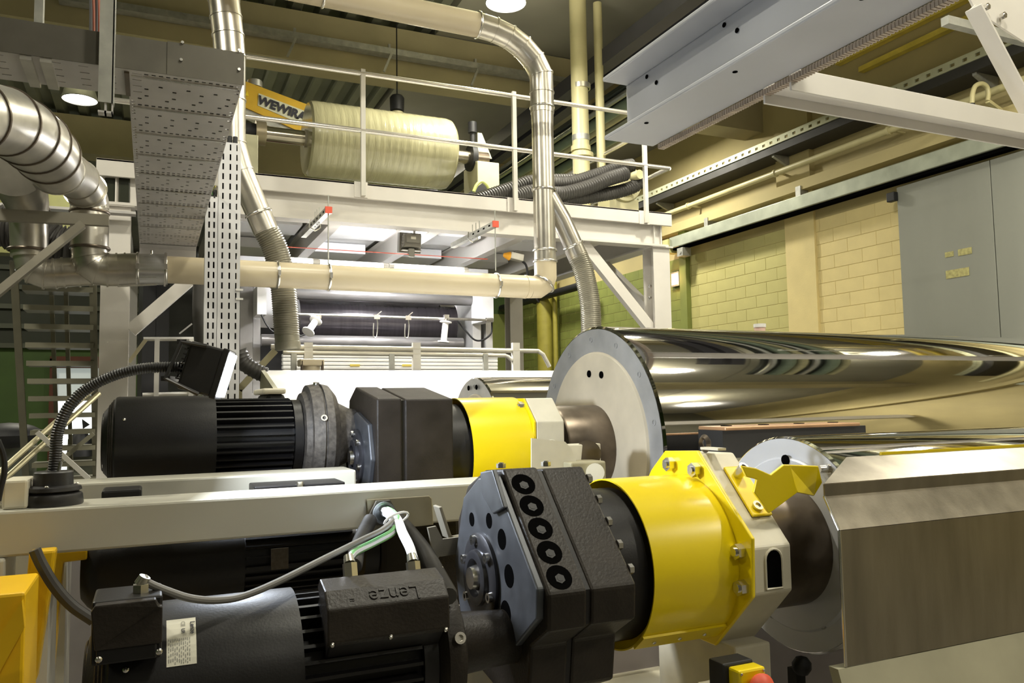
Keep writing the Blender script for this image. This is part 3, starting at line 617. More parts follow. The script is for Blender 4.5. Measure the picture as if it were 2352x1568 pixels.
MB().box(fl0-.3, fr1+.2, UY+.68, UY+.70, 3.05, 3.82).build('white_rear_sheet', PANELW, u, sm=0)
# rod with spool hangers
ra, rbb = at(640, 720, Y=UY-.42), at(1128, 735, Y=UY-.42)
t = thing('hanger_rod', 'thin polished rod in front of the dark web roller', 'rod', (ra+rbb)/2)
MB().cyl(ra, rbb, .014, n=10).build('rod', STEELB, t); MB().cyl(rbb+V((-.06, 0, 0)), rbb+V((.02, 0, 0)), .024, n=10).build('end_clamp', STEELB, t); MB().cyl(ra, ra+V((.08, 0, 0)), .028, n=10).build('end_clamp', STEELB, t)
def spool(p, d, L, label, r=.055):
    t = thing('cable_spool', label, 'spool', p, 'white spools on the rod'); d = V(d).normalized()
    MB().lathe(p, d, [(0, 0), (0, r), (.012, r), (.02, r*.52), (L-.02, r*.52), (L-.012, r), (L, r), (L, 0)], 20).build('bobbin', WPLAST, t)
    q = V(p)-d*.05; MB().cyl(q, V(p), .02, n=8).obox(q, (.025, 0, 0), (0, .02, 0), (0, 0, .02)).build('clamp', STEELB, t)
spool(at(1024, 738, Y=UY-.45), (-.12, 0, -1), .22, 'white spool hanging at the right end of the rod', .062)
spool(at(726, 735, Y=UY-.45), (-.5, -.4, -.7), .17, 'white spool hanging tilted at the left of the rod', .062)
for k, (x, w) in enumerate(((865, 'left'), (937, 'right'))):
    p = at(x, 728+k*2, Y=UY-.43); t = thing('wire_hook', 'long wire loop hook on the rod, %s of the two' % w, 'hook', p, 'wire hooks on the rod')
    MB().obox(p, (.03, 0, 0), (0, .02, 0), (0, 0, .022)).bar(p+V((0, 0, .02)), p+V((.05, 0, .06)), .008, .008).build('clamp', STEELB, t, sm=0)
    MB().tube(spline([p, p+V((.01, 0, -.08)), p+V((0, 0, -.19)), p+V((-.02, 0, -.205)), p+V((-.035, 0, -.18)), p+V((-.03, 0, -.06))], 5), .006, 6).build('loop', STEELB, t)
tag(MB().tube(spline([at(*q, Y=UY-.36) for q in ((1050, 735), (1070, 760), (1090, 780), (1110, 780), (1128, 765), (1130, 740))]), .010, 8).build('hanging_cable', RUBBER), 'black cable sagging beside the right white bracket', 'cable')
tag(MB().tube(spline([at(*q, Y=UY-.36) for q in ((600, 722), (612, 745), (628, 762), (660, 775), (700, 768), (728, 745), (735, 715))]), .008, 8).build('hanging_cable', RUBBER), 'black cable sagging below the left white bracket', 'cable')

# guard rail and louvred cover in front of the unit
RYL = 6.75
t = thing('guard_rail', 'grey guard rail with three posts in front of the winding unit', 'railing', (at(930, 830, Y=RYL).x, RYL, 1.6))
for (a, b) in (((622, 796), (1236, 806)), ((650, 809), (1160, 816))):
    p, q = at(*a, Y=RYL), at(*b, Y=RYL); MB().cyl(p, q, .021, n=12).build('rail', mat('rail_tube_warm', (.62, .59, .5), .3, .5), t)
p = at(1236, 806, Y=RYL); q = at(1262, 842, Y=RYL); MB().tube([p, p+V((.05, 0, -.03)), q], .02, 10).build('rail_end', RAILW, t)
p = at(1160, 816, Y=RYL); q = at(1176, 828, Y=RYL); MB().tube([p, p+V((.03, 0, -.01)), q], .018, 10).build('rail_end', RAILW, t)
for uu in (708, 956, 1184):
    p = at(uu, 792, Y=RYL); MB().box(p.x-.035, p.x+.035, RYL-.02, RYL+.02, 0, p.z+.02).build('post', RAILW, t, sm=0)
for uu in (675, 900, 1115):
    p = at(uu, 812, Y=RYL-.02); MB().box(p.x-.022, p.x+.022, RYL-.03, RYL, 1.5, p.z).build('bracket', GALVD, t, sm=0)
t = thing('louvre_cover', 'stack of bright horizontal aluminium profiles behind the guard rail', 'cover', (at(900, 830, Y=7.4).x, 7.4, 1.9))
for k in range(6):
    v = 812+k*9; a, b = at(648, v, Y=7.4), at(1140, v+2, Y=7.4)
    MB().box(a.x, b.x, 7.36, 7.44, a.z-.034, a.z-.003).build('profile', PANELW if k < 4 else GALV, t, sm=0, bevel=.006)
for uu in (805, 925): p = at(uu, 841, Y=7.34); MB().box(p.x, p.x+.09, 7.35, 7.36, p.z, p.z+.02).build('yellow_label', mat('label_yellow', (.7, .55, .1), .5), t, sm=0)
a = at(715, 838, Y=6.6); t = thing('pneumatic_head', 'cream pneumatic cylinder head standing above the white panel', 'cylinder', (a.x, 6.6, 1.6))
MB().box(a.x-.10, a.x+.09, 6.52, 6.68, a.z-.01, a.z+.045).build('cap', CREAM, t, sm=0, bevel=.01); MB().cyl((a.x, 6.6, 0), (a.x, 6.6, a.z), .07).build('barrel', CREAM, t)
for s in (-.085, .075): MB().cyl((a.x+s, 6.53, 1.6), (a.x+s, 6.53, a.z+.03), .012, n=8).build('tie_rod', DKSTEEL, t)
p = at(548, 895, Y=6.6); tag(MB().bar(p, at(632, 805, Y=6.6), .05, .05).bar((p.x, 6.6, 0), p, .05, .05).build('stair_handrail', mat('rail_olive', (.4, .36, .22), .4, .4)), 'olive sloping handrail end left of the louvred cover', 'handrail')

# large white bright panel
a = at(660, 850, Y=6.3); PZ = a.z; a.x = at(664, 900, Y=4.9).x
t = thing('white_trough', 'large brilliant white machine trough behind the drive motors', 'panel', (2, 5, 1.0))
MB().prism([(a.x+.03, 4.62, 1.9), (a.x+.03, 4.62, 2.09), (a.x+.03, 6.3, PZ), (a.x+.03, 6.3, PZ-.05), (a.x+.03, 4.7, 1.9)], (2.86, 0, 0)).build('sloping_panel', PANELW, t, sm=0, bevel=.004)
MB().prism([(a.x, 4.60, 1.0), (a.x, 4.60, 2.1), (a.x, 6.3, PZ+.01), (a.x, 6.3, 1.0)], (.03, 0, 0)).build('end_cheek', mat('cheek_olive', (.36, .35, .24), .5), t, sm=0)
for x in (a.x+.2, 3.4):
    for y in (4.75, 6.2): MB().box(x-.05, x+.05, y-.05, y+.05, 0, 1.95).build('leg', WHITE, t, sm=0)

# ================================================================== DUCTS
PY = 6.1
def seg_duct(P, r, seam=True, n=28, lip=.006):
    """sheet-metal bend: straight gores with raised seams at every joint"""
    mb = MB().tube(P, r, n); R = r if isinstance(r, list) else [r]*len(P)
    if seam:
        for i in range(1, len(P)-1):
            d = (V(P[i+1])-V(P[i-1])).normalized()
            mb.lathe(V(P[i])-d*.006, d, [(0, R[i]*.98), (0, R[i]+lip), (.012, R[i]+lip), (.012, R[i]*.98)], n)
    return mb
def clamp(parent, p, d, r, w=.018, name='clamp_ring', m=STEELB):
    d = V(d).normalized(); a, b = frame(d)
    o = MB().lathe(V(p)-d*w/2, d, [(0, r), (0, r+.008), (w*.35, r+.012), (w*.65, r+.012), (w, r+.008), (w, r)], 28).obox(V(p)+a*(r+.015), a*.012, b*.02, d*.01).build(name, m, parent)
    return o
# beige horizontal pipe
a, b = at(382, 619, Y=PY), at(1235, 660, Y=PY); zc = lambda x: a.z+(b.z-a.z)*(x-a.x)/(b.x-a.x)
PR = .096
t = thing('beige_pipe', 'long cream plastic pipe hanging across the hall below the gallery', 'pipe', (a+b)/2)
x1 = b.x-.08
MB().cyl(a, (x1, PY, zc(x1)), PR, n=36).build('pipe_run', CREAM, t)
vx = at(1253, 640, Y=PY).x
el = [V((x1, PY, zc(x1))), V((vx-.07, PY, zc(x1)+.003)), V((vx-.02, PY, zc(x1)+.035)), V((vx, PY, zc(x1)+.09)), V((vx, PY, at(1253, 598, Y=PY).z))]
MB().tube(el, PR, 36).build('elbow', CREAM, t)
clamp(t, el[2], el[3]-el[1], PR*1.02)
for uu in (637, 754, 1139): x = at(uu, 630, Y=PY).x; clamp(t, (x, PY, zc(x)), (1, 0, 0), PR)
x = at(1205, 650, Y=PY).x; MB().lathe((x, PY, zc(x)), (1, 0, 0), [(0, PR), (0, PR+.004), (.01, PR+.004), (.01, PR)], 30).build('joint_bead', CREAM, t)
# silver riser, Y-branch and bend to the top pipe
rz0 = at(1253, 598, Y=PY).z
t = thing('silver_riser', 'shiny silver vertical spiral duct with a branch, bending over at the top', 'duct', (vx, PY, rz0))
pt = lambda u, v, y=PY: at(u, v, Y=y)
MB().cyl((vx, PY, rz0), (vx, PY, pt(1252, 262).z), .094, n=36).lathe((vx, PY, pt(1252, 320).z), (0, 0, 1), [(0, .094), (.12, .094), (.26, .100), (pt(1252, 262).z-pt(1252, 320).z, .100)], 36).build('riser', SPIRAL, t)
bend = [V((vx, PY, pt(1252, 262).z)), V((vx, PY, pt(1252, 215).z)), pt(1243, 172), pt(1226, 138), pt(1200, 108), pt(1170, 85), pt(1136, 69), pt(1100, 58)]
seg_duct(bend, .103).build('bend', SPIRAL, t)
for v in (249, 437, 575, 601): clamp(t, (vx, PY, pt(1253, v).z), (0, 0, 1), .099 if v < 300 else .094)
br = [pt(1258, 450), pt(1290, 505), pt(1328, 588)]
MB().tube(br, .085, 30).build('branch', SPIRAL, t)
clamp(t, pt(1316, 563), br[2]-br[1], .085)
t2 = thing('top_cream_pipe', 'cream pipe running to the upper left from the bend of the silver duct', 'pipe', pt(900, 30))
d0 = (pt(720, -20)-pt(1100, 58)); MB().cyl(pt(1100, 58), pt(1100, 58)+d0*1.5, .103, n=36).build('pipe_run', CREAM, t2)
clamp(t2, pt(1097, 57), d0, .103); clamp(t2, pt(742, -15), d0, .103)
t = thing('right_flexible_duct', 'grey ribbed flexible duct dropping behind the large roll from the branch', 'duct', pt(1362, 760))
ribbed([pt(1326, 585), pt(1338, 615, 6.08), pt(1348, 655, 6.06), pt(1356, 705, 6.04), pt(1358, 770, 6.02), pt(1358, 860, 6.0)], .088, .017, .03, 26).build('flexible_hose', FLEX, t)
MB().tube([pt(1318, 568), pt(1330, 595)], .089, 26).build('cuff', SPIRAL, t)
# left flexible duct passing behind the pipe
LY = 6.42
t = thing('left_flexible_duct', 'silver duct turning into a ribbed grey hose that ends above the guard rail', 'duct', pt(660, 800, LY))
up = [pt(512, -60, LY), pt(514, 0, LY), pt(519, 40, LY), pt(524, 82, LY), pt(528, 130, LY), pt(530, 230, LY), pt(532, 330, LY), pt(552, 395, LY), pt(598, 500, LY)]
seg_duct(up, [.118]*5+[.11, .105, .10, .095]).build('upper_duct', SPIRAL, t)
MB().tube([pt(596, 495, LY), pt(612, 532, LY)], .098, 26).build('cuff', SPIRAL, t)
clamp(t, pt(594, 490, LY), pt(612, 532, LY)-pt(596, 495, LY), .096)
ribbed([pt(610, 528, LY), pt(628, 562, LY), pt(642, 605, LY), pt(650, 650, LY), pt(655, 710, LY), pt(659, 770, LY)], .096, .018, .035, 26).build('flexible_hose', FLEX, t)
MB().lathe(pt(662, 803, LY), pt(659, 768, LY)-pt(662, 803, LY), [(0, 0), (0, .092), (.02, .098), (.06, .098), (.062, .094), (.15, .094)], 26).build('end_cuff', FLEX, t)
# left cluster: big bend, reducer, two downpipes
t = thing('large_silver_bend', 'fat silver segmented duct bend entering at the left edge', 'duct', pt(60, 420, 5.0))
bb = [pt(-160, 255, 4.1), pt(-60, 262, 4.35), pt(11, 278, 4.6), pt(54, 303, 4.8), pt(82, 325, 5.0), pt(108, 354, 5.2), pt(130, 390, 5.45)]
BR = [.165, .165, .168, .172, .176, .172, .150]
MB().tube(bb, BR, 40).build('bend_body', GALV, t)
for i in range(1, 7):
    d = (bb[min(i+1, 6)]-bb[i-1]).normalized()
    MB().lathe(bb[i]-d*.006, d, [(0, BR[i]-.002), (0, BR[i]+.007), (.012, BR[i]+.007), (.012, BR[i]-.002)], 40).build('seam', DKSTEEL if i < 6 else STEELB, t)
MB().tube([bb[-1], pt(155, 396, 5.65), pt(178, 412, 5.85), pt(196, 436, 6.0), pt(205, 462, PY), pt(206, 480, PY)], [.145, .135, .13, .125, .12, .12], 32).build('reducer', GALV, t)
for q, d in ((pt(178, 412, 5.85), pt(196, 436, 6.0)-pt(155, 396, 5.65)), (pt(196, 436, 6.0), pt(205, 462, PY)-pt(178, 412, 5.85))):
    MB().lathe(q-d.normalized()*.005, d, [(0, .125), (0, .137), (.01, .137), (.01, .125)], 32).build('seam', SPIRAL, t)
t = thing('silver_downpipe', 'silver downpipe with clamps leading from the fat bend into the cream pipe', 'duct', pt(206, 560))
dp = [pt(205, 478), pt(206, 520), pt(205, 572)]
MB().tube(dp, .118, 30).build('downpipe', SPIRAL, t)
seg_duct([pt(205, 572), pt(206, 590), pt(212, 606), pt(228, 618), pt(248, 620), pt(270, 620), pt(290, 619), pt(318, 618)], .112).build('bend', SPIRAL, t)
MB().cyl(pt(316, 618), pt(384, 619), .108, n=30).build('sleeve', mat('bright_sleeve', (.7, .7, .68), .25, .9), t)
for u_, v_, d_ in ((206, 488, (0, 0, 1)), (206, 570, (0, 0, 1)), (316, 618, (1, 0, 0)), (380, 619, (1, 0, 0))): clamp(t, pt(u_, v_), d_, .116 if u_ < 300 else .108, m=DKSTEEL if u_ < 300 else STEELB)
MB().cyl(pt(348, 575), pt(348, 595), .008, n=8).bar(pt(270, 657, 6.0), pt(360, 653, 6.0), .01, .012).build('damper_handle', STEELB, t)
t = thing('second_downpipe', 'second silver downpipe at the left edge bending right behind the strut', 'duct', pt(66, 560))
MB().tube([pt(30, 385, 5.45), pt(48, 425, 5.9), pt(62, 465, 6.15), pt(66, 510, 6.2), pt(68, 590, 6.2)], [.17, .15, .13, .115, .112], 30).build('downpipe', SPIRAL, t)
seg_duct([pt(68, 585, 6.2), pt(72, 607, 6.2), pt(84, 622, 6.2), pt(104, 629, 6.2), pt(126, 628, 6.2), pt(146, 626, 6.2), pt(180, 624, 6.2), pt(240, 621, 6.2)], .10).build('bend', SPIRAL, t)
for v_ in (478, 575): clamp(t, pt(66, v_, 6.2), (0, 0, 1), .118, m=DKSTEEL)
tag(ribbed([at(*q, Y=6.6) for q in ((0, 520), (60, 530), (120, 560), (170, 570), (215, 560))], .15, .04, .06, 20).build('dark_hose', HOSE), 'thick black corrugated hose behind the silver downpipes', 'hose')
STRUTM = mat('strut_dull', (.26, .24, .19), .5, .4)
# strut and bars in front of the downpipes
tag(MB().bar(pt(-40, 492, 5.6), pt(250, 507, 5.6), .05, .07, (0, 0, 1)).build('support_bar', STRUTM, sm=0), 'grey horizontal bar in front of the two silver downpipes', 'bar')
tag(MB().bar(pt(-30, 692, 5.5), pt(190, 515, 5.55), .045, .07, (0, 1, 0)).build('support_strut', STRUTM, sm=0), 'grey diagonal strut in front of the silver downpipes', 'strut')
tag(MB().bar(pt(-20, 470, 6.9), pt(312, 492, 6.9), .02, .10, (0, 1, 0)).build('perforated_rail', TRAYM, sm=0), 'pale perforated rail behind the silver downpipes', 'rail')
# dark boxes with the shade of web openings in their colour, on the gallery beam beside the left column
for u0, u1 in ((239, 266), (272, 299)):
    a, b = at(u0, 466, Y=7.028), at(u1, 410, Y=7.028)
    MB().box(a.x, b.x, 7.018, 7.032, a.z, b.z).build('web_opening', mat('web_opening_shade', (.02, .024, .012), .3), g, sm=0, bevel=.012)
# ================================================================== CABLE TRAYS
def slotted_sheet(mb, o, ux, uy, cols, pitch, slot, width, length, cw):
    """columns of slots along uy; cols = slot centres across ux"""
    o, ux, uy = V(o), V(ux), V(uy); edges = [0]
    for c in cols: edges += [c-cw/2, c+cw/2]
    edges.append(width)
    def quad(s0, s1, t0, t1): mb.add([o+ux*s0+uy*t0, o+ux*s1+uy*t0, o+ux*s1+uy*t1, o+ux*s0+uy*t1], [(0, 1, 2, 3)])
    for i in range(0, len(edges), 2): quad(edges[i], edges[i+1], 0, length)
    for i in range(1, len(edges)-1, 2):
        tt = 0
        while tt < length:
            quad(edges[i], edges[i+1], tt, min(tt+pitch-slot, length)); tt += pitch
def solid(o, th):
    s = o.modifiers.new('sheet', 'SOLIDIFY'); s.thickness = th; s.offset = 0; return o
VY = 5.35
def vtray(ua, ub, vtop, cols, label):
    a, b = at(ua, 600, Y=VY), at(ub, 600, Y=VY); zt = at((ua+ub)/2, vtop, Y=VY).z; w = b.x-a.x
    t = thing('vertical_cable_tray', label, 'cable tray', ((a.x+b.x)/2, VY, .3), 'vertical slotted cable trays')
    mb = MB(); slotted_sheet(mb, (a.x, VY, .3), (1, 0, 0), (0, 0, 1), [w*c for c in cols], .064, .040, w, zt-.3, .010)
    solid(mb.build('slotted_sheet', WHITE_TRAY, t, sm=0), .002)
    MB().box(a.x, a.x+.003, VY, VY+.06, .3, zt).build('side_flange', WHITE_TRAY, t, sm=0); MB().box(b.x-.003, b.x, VY, VY+.06, .3, zt).build('side_flange', WHITE_TRAY, t, sm=0)
    for k in range(3): MB().cyl((a.x+w*(.25+.25*k), VY+.03, .3), (a.x+w*(.25+.25*k), VY+.03, zt+.05), .015, n=8).build('cable', RUBBER, t)
    return t
WHITE_TRAY = mat('tray_white_zinc', (.66, .66, .68), .45, .25, var=.06)
vt = vtray(500, 551.5, 327, (.2, .52, .82), 'wider vertical slotted cable tray in front of the cream pipe')
vt2 = vtray(470, 499, 451, (.32, .72), 'narrower vertical slotted cable tray left of the wide one')
for v_ in (665, 686): p = at(549, v_, Y=VY-.01); MB().box(p.x-.02, p.x+.025, VY-.012, VY-.002, p.z-.006, p.z+.006).build('cable_tie', WPLAST, vt, sm=0)
for i_, c_ in enumerate(((.8, .7, .1), (.1, .4, .1), (.03, .03, .03))):
    MB().tube(spline([at(484+3*i_, 455, Y=VY+.03), at(488, 436, Y=VY), at(494, 428, Y=VY-.1)]), .006, 6).build('earth_wire', mat('wire_%d' % i_, c_, .5), vt2)
# big horizontal tray: front leg along X, then running away along Y
TB = 3.405
t = thing('horizontal_cable_tray', 'big perforated cable tray overhead turning away from the camera at the left', 'cable tray', (.1, 4.5, TB))
tx0, tx1, ty0, ty1 = -.095, .295, 3.08, 6.42
mb = MB()
rows = []; y = ty0
Wd = tx1-tx0
ncol = 16; cwid = Wd/ncol
def tq(x0, x1, y0, y1): mb.add([(x0, y0, TB), (x1, y0, TB), (x1, y1, TB), (x0, y1, TB)], [(0, 1, 2, 3)])
pit = .036; k = 0; y = ty0+.03; tq(tx0, tx1, ty0, y)
while y < ty1-.04:
    hs = .014; m_ = k % 9
    if m_ in (0, 1): holes = list(range(ncol))
    elif m_ in (3, 6): holes = [c for c in range(ncol) if c % 4 == (0 if m_ == 3 else 2)]
    elif m_ in (4, 7): holes = [c for c in range(ncol) if c % 4 == (2 if m_ == 4 else 1)]
    else: holes = [0, ncol-1]
    x = tx0
    for c in holes:
        h0 = tx0+(c+.5)*cwid-hs/2
        if h0 > x: tq(x, h0, y, y+hs)
        x = h0+hs
    tq(x, tx1, y, y+hs); tq(tx0, tx1, y+hs, min(y+pit, ty1)); y += pit; k += 1
solid(mb.build('perforated_sheet', TRAYM, t, sm=0), .0025)
for k in range(9): y = ty0+.05+.33*k; MB().box(tx0+.012, tx1-.012, y, y+.012, TB-.006, TB).build('stiffening_bead', STEELB, t, sm=0)
slope = MB().box(tx0, tx0+.004, ty0+.25, ty1, TB, TB+.11).build('side_rail', TRAYM, t, sm=0)
MB().box(tx1-.004, tx1, ty0, ty1, TB, TB+.11).box(tx1-.012, tx1, ty0, ty1, TB+.10, TB+.112).build('side_rail', TRAYM, t, sm=0)
MB().prism([(tx0, ty1, TB), (tx1, ty1, TB), (tx1, ty1+.06, TB-.02), (tx1, ty1+.09, TB-.07), (tx0, ty1+.09, TB-.07), (tx0, ty1+.06, TB-.02)], (0, .003, .003)).build('drop_lip', TRAYM, t, sm=0)
MB().box(tx0+.02, tx1-.02, ty0+.1, ty1, TB+.008, TB+.06).build('dark_backing', DARK, t, sm=0)  # dark slab added inside the tray so its holes look dark
# front leg along X
TRAYD = mat('tray_rail_unlit', (.16, .15, .125), .45, .7, var=.12, vs=8)  # darker copy of the tray zinc; the unlit front side is in the colour
lx0 = -2.6; LYs = (ty0, ty0+.26)
mb = MB(); slotted_sheet(mb, (lx0, LYs[0], TB-.003), (0, 1, 0), (1, 0, 0), [.03, .09, .15, .21], .085, .030, .26, tx0-lx0+.05, .006)
solid(mb.build('slotted_sheet', TRAYM, t, sm=0), .0025)
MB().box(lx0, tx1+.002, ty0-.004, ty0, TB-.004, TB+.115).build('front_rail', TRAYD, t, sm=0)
MB().box(lx0, tx0, LYs[1], LYs[1]+.004, TB-.004, TB+.06).build('rear_rail', TRAYM, t, sm=0)
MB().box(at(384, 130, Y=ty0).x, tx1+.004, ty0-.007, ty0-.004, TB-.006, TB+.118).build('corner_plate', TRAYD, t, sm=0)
for q in ((419, 98), (416, 138), (549, 116), (549, 160)): inst('bolt', BOLTS, at(*q, Y=ty0-.007), t, aim((0, -1, 0)))
for uu in (100, 55): x = at(uu, 150, Y=ty0+.1).x; MB().box(x, x+.035, ty0, ty0+.26, TB-.02, TB-.004).build('cross_rail', GALV, t, sm=0)
x = at(296, 190, Y=ty0+.15).x; MB().box(x-.012, x+.004, ty0+.02, ty0+.25, TB-.012, TB-.004).build('cross_rail', DKSTEEL, t, sm=0)
MB().box(lx0, tx0, ty0+.03, ty0+.24, TB+.006, TB+.05).build('dark_backing', DARK, t, sm=0)  # same dark fill added above the slots of the front leg
# vertical hanger in front
a = at(228, 100, Y=ty0-.05); b = at(262, 100, Y=ty0-.05); zb = at(245, 236, Y=ty0-.05).z
t = thing('tray_hanger', 'grey vertical hanger profile in front of the big cable tray', 'hanger', (a.x, ty0-.04, zb))
MB().box(a.x, b.x, ty0-.055, ty0-.050, zb, 5.2).box(b.x-.004, b.x+.003, ty0-.055, ty0-.012, zb, 5.2).build('profile', GALVD, t, sm=0)
MB().box(a.x, b.x, ty0-.05, ty0-.012, zb-.035, zb-.028).box(b.x-.004, b.x, ty0-.05, ty0-.012, zb-.035, zb).box(a.x+.02, a.x+.026, ty0-.05, ty0-.012, zb-.035, zb).build('foot', TRAYM, t, sm=0)
p = at(93, 10, Y=3.6); tag(MB().box(p.x-.015, p.x+.015, 3.55, 3.6, TB+.1, 5.5).build('threaded_hanger', GALVD, sm=0), 'thin dark hanger rod behind the near cable tray at the top left', 'hanger')
for i, (uu, c_) in enumerate(((203, (.03, .03, .03)), (210, (.35, .08, .03)), (216, (.05, .04, .04)), (222, (.4, .1, .05)), (228, (.03, .03, .03)))):
    a = at(uu, 60, Y=3.5); tag(MB().tube(spline([(a.x, 3.5, TB+.07), (a.x+.01, 3.5, TB+.3), (a.x-.01*(i % 2), 3.52, 4.2), (a.x, 3.5, 5.4)], 5), .008, 6).build('riser_cable', mat('riser_wire_%d' % i, c_, .5)),
        '%s cable rising from the tray behind the hanger, %s' % ('reddish' if c_[0] > .1 else 'black', ('leftmost', 'second from left', 'middle', 'second from right', 'rightmost')[i]), 'cable', 'cables rising beside the hanger')

# ================================================================== LEFT BACKGROUND: stair, rails, cabinets
s0, s1 = at(52, 655, Y=6.9), at(214, 655, Y=6.9)
t = thing('steel_stair', 'open steel stair with thin treads at the left behind the strut', 'stair', ((s0.x+s1.x)/2, 8, 0))
k0 = at(74, 1063, Y=1.0); Yb = s0.x/k0.x
zb = at(74, 1063, Y=Yb).z; N_ = 10
STM = mat('stair_paint_grey', (.22, .21, .15), .5, .2)
for k in range(N_+3):
    f = k/N_; y = 6.9+(Yb-6.9)*f; z = s0.z+(zb-s0.z)*f
    MB().box(s0.x, s1.x, y-.03, y+.20, z-.04, z).build('tread', STM, t, sm=0)
dirv = V((0, Yb-6.9, zb-s0.z))
for x in (s0.x-.05, s1.x): MB().bar(V((x, 6.9, s0.z))-dirv*.12, V((x, 6.9, s0.z))+dirv*1.3, .03, .05, (1, 0, 0)).build('stringer', STM, t, sm=0)
for dx in (.16, .26): MB().bar(V((s0.x+dx, 7.05, s0.z+.2))-dirv*.12, V((s0.x+dx, 7.05, s0.z+.2))+dirv*1.25, .03, .03).build('rail', STM, t, sm=0)
a, b = at(-30, 1110, Y=6.0), at(228, 880, Y=6.6)
t = thing('stair_handrail_pair', 'pair of pale sloping handrail tubes crossing the stair at the lower left', 'handrail', a)
HRM = mat('handrail_pale', (.55, .5, .32), .3, .4)
MB().cyl(a, b, .018, n=10).build('tube', HRM, t); MB().cyl(a+V((0, 0, -.075)), b+V((0, 0, -.075)), .018, n=10).build('tube', HRM, t)
MB().bar(at(85, 992, Y=6.2), at(205, 1100, Y=6.2), .03, .03).build('cross_brace', RAILW, t, sm=0); MB().bar(at(215, 995, Y=6.5), at(100, 1090, Y=6.5), .03, .03).build('cross_brace', STM, t, sm=0)
a, b = at(300, 778, Y=7.6), at(470, 778, Y=7.6)
t = thing('rear_guard_rail', 'thin grey guard rail between the white column and the slotted trays', 'railing', (a.x, 7.6, 1.5))
MB().cyl(a+V((.1, 0, 0)), b, .018, n=8).build('rail', RAILW, t); MB().cyl(a+V((.1, 0, -.48)), b+V((0, 0, -.48)), .018, n=8).build('rail', RAILW, t)
for uu in (361, 440): p = at(uu, 778, Y=7.6); MB().box(p.x-.02, p.x+.02, 7.58, 7.62, 1.2, p.z).build('post', RAILW, t, sm=0)
MB().bar(at(296, 832, Y=7.5), at(335, 780, Y=7.5), .03, .03).build('slope', HRM, t)
tag(MB().box(at(318, 700, Y=9).x, at(455, 700, Y=9).x, 9, 9.6, 1.9, 3.9).build('switch_cabinet', mat('cabinet_dark', (.035, .037, .028), .5), sm=0, bevel=.01), 'dark switch cabinet in the gloom under the left of the gallery', 'cabinet')
for i, (uu, w) in enumerate(((342, 'left'), (372, 'right'))):
    p = at(uu, 800, Y=8.6); tag(MB().box(p.x-.06, p.x+.06, 8.55, 8.65, 0, 3.6).build('dark_post', RUBBER, sm=0), 'dark upright post behind the thin guard rail, %s of two' % w, 'post', 'dark posts')
tag(MB().box(at(300, 870, Y=12).x, at(470, 870, Y=12).x, 12, 12.05, 2.1, 2.34).build('green_board', mat('bright_green', (.10, .42, .03), .5), sm=0), 'bright green strip of boarding seen behind the thin guard rail', 'board')
tag(MB().box(at(300, 900, Y=12).x, at(470, 900, Y=12).x, 12, 12.05, 0, 2.09).build('pale_board', mat('pale_green', (.42, .52, .34), .6), sm=0), 'pale boarding below the bright green strip behind the thin guard rail', 'board')
tag(MB().tube(spline([at(*q, Y=6.9) for q in ((462, 640), (460, 720), (466, 800), (478, 870))]), .06, 12).build('dark_riser_hose', HOSE), 'black corrugated hose hanging left of the narrow slotted tray', 'hose')
tag(MB().bar(at(412, 766, Y=7.2), at(441, 743, Y=7.2), .012, .012).build('tube_reflection', PANELW), 'short white strip standing for a tube reflection left of the narrow slotted tray', 'strip')  # white piece stands in for the reflection of a tube
for i, q in enumerate(((8, 986, 60, 1095), (155, 1005, 215, 1090))):
    p0, p1 = at(q[0]-30*(i == 0), q[1], Y=9), at(q[2], q[3], Y=9)
    tag(MB().box(p0.x, p1.x, 9, 9.8, 0, p0.z).build('crate', mat('crate_grey', (.16, .17, .13), .7, var=.2), sm=0, bevel=.02), 'grey crate on the floor at the lower left, %s' % ('at the picture edge' if i == 0 else 'beside the white column'), 'crate', 'grey crates')
tag(MB().sphere(at(20, 1000, Y=8.8), .22, 16, (1.3, 1, .55)).build('dark_sack', RUBBER), 'dark sack lying on the crate at the left edge', 'sack')
tag(MB().lathe(at(185, 1000, Y=8.9)-V((0, 0, .2)), (0, 0, 1), [(0, 0), (0, .12), (.16, .10), (.24, .05), (.26, 0)], 12).prism([at(188, 962, Y=8.9), at(206, 975, Y=8.9), at(190, 985, Y=8.9)], (0, .05, 0)).build('dark_bundle', RUBBER), 'dark bundle on the crate in front of the bright window', 'bundle')
a = at(70, 160, Y=12); tag(MB().box(-6, 2, 13.0, 13.3, 4.4, 5.6).build('olive_crossbeam', mat('olive_paint', (.17, .17, .055), .7), sm=0), 'olive painted cross wall seen above the fat duct bend', 'beam')
# black flexible hose bends left of the machine frame
tag(ribbed([at(*q, Y=6.3) for q in ((548, 805), (560, 832), (585, 850), (610, 862))], .06, .03, .05, 16).build('elbow_hose', HOSE), 'black bent hose right of the wide slotted tray', 'hose')
t = thing('compressor', 'dark machine block with pale lid behind the far motor', 'machine', at(630, 930, Y=4.2))
p = at(612, 905, Y=4.3); q = at(656, 905, Y=4.3)
MB().box(p.x, q.x, 4.3, 4.7, 1.3, p.z).build('body', RUBBER, t, sm=0, bevel=.02); MB().box(p.x-.02, q.x, 4.28, 4.7, p.z, p.z+.03).build('lid', CREAMP, t, sm=0, bevel=.01)
MB().box(p.x, p.x+.05, 4.35, 4.6, 0, 1.3).box(q.x-.05, q.x, 4.35, 4.6, 0, 1.3).build('stand', RUBBER, t, sm=0)

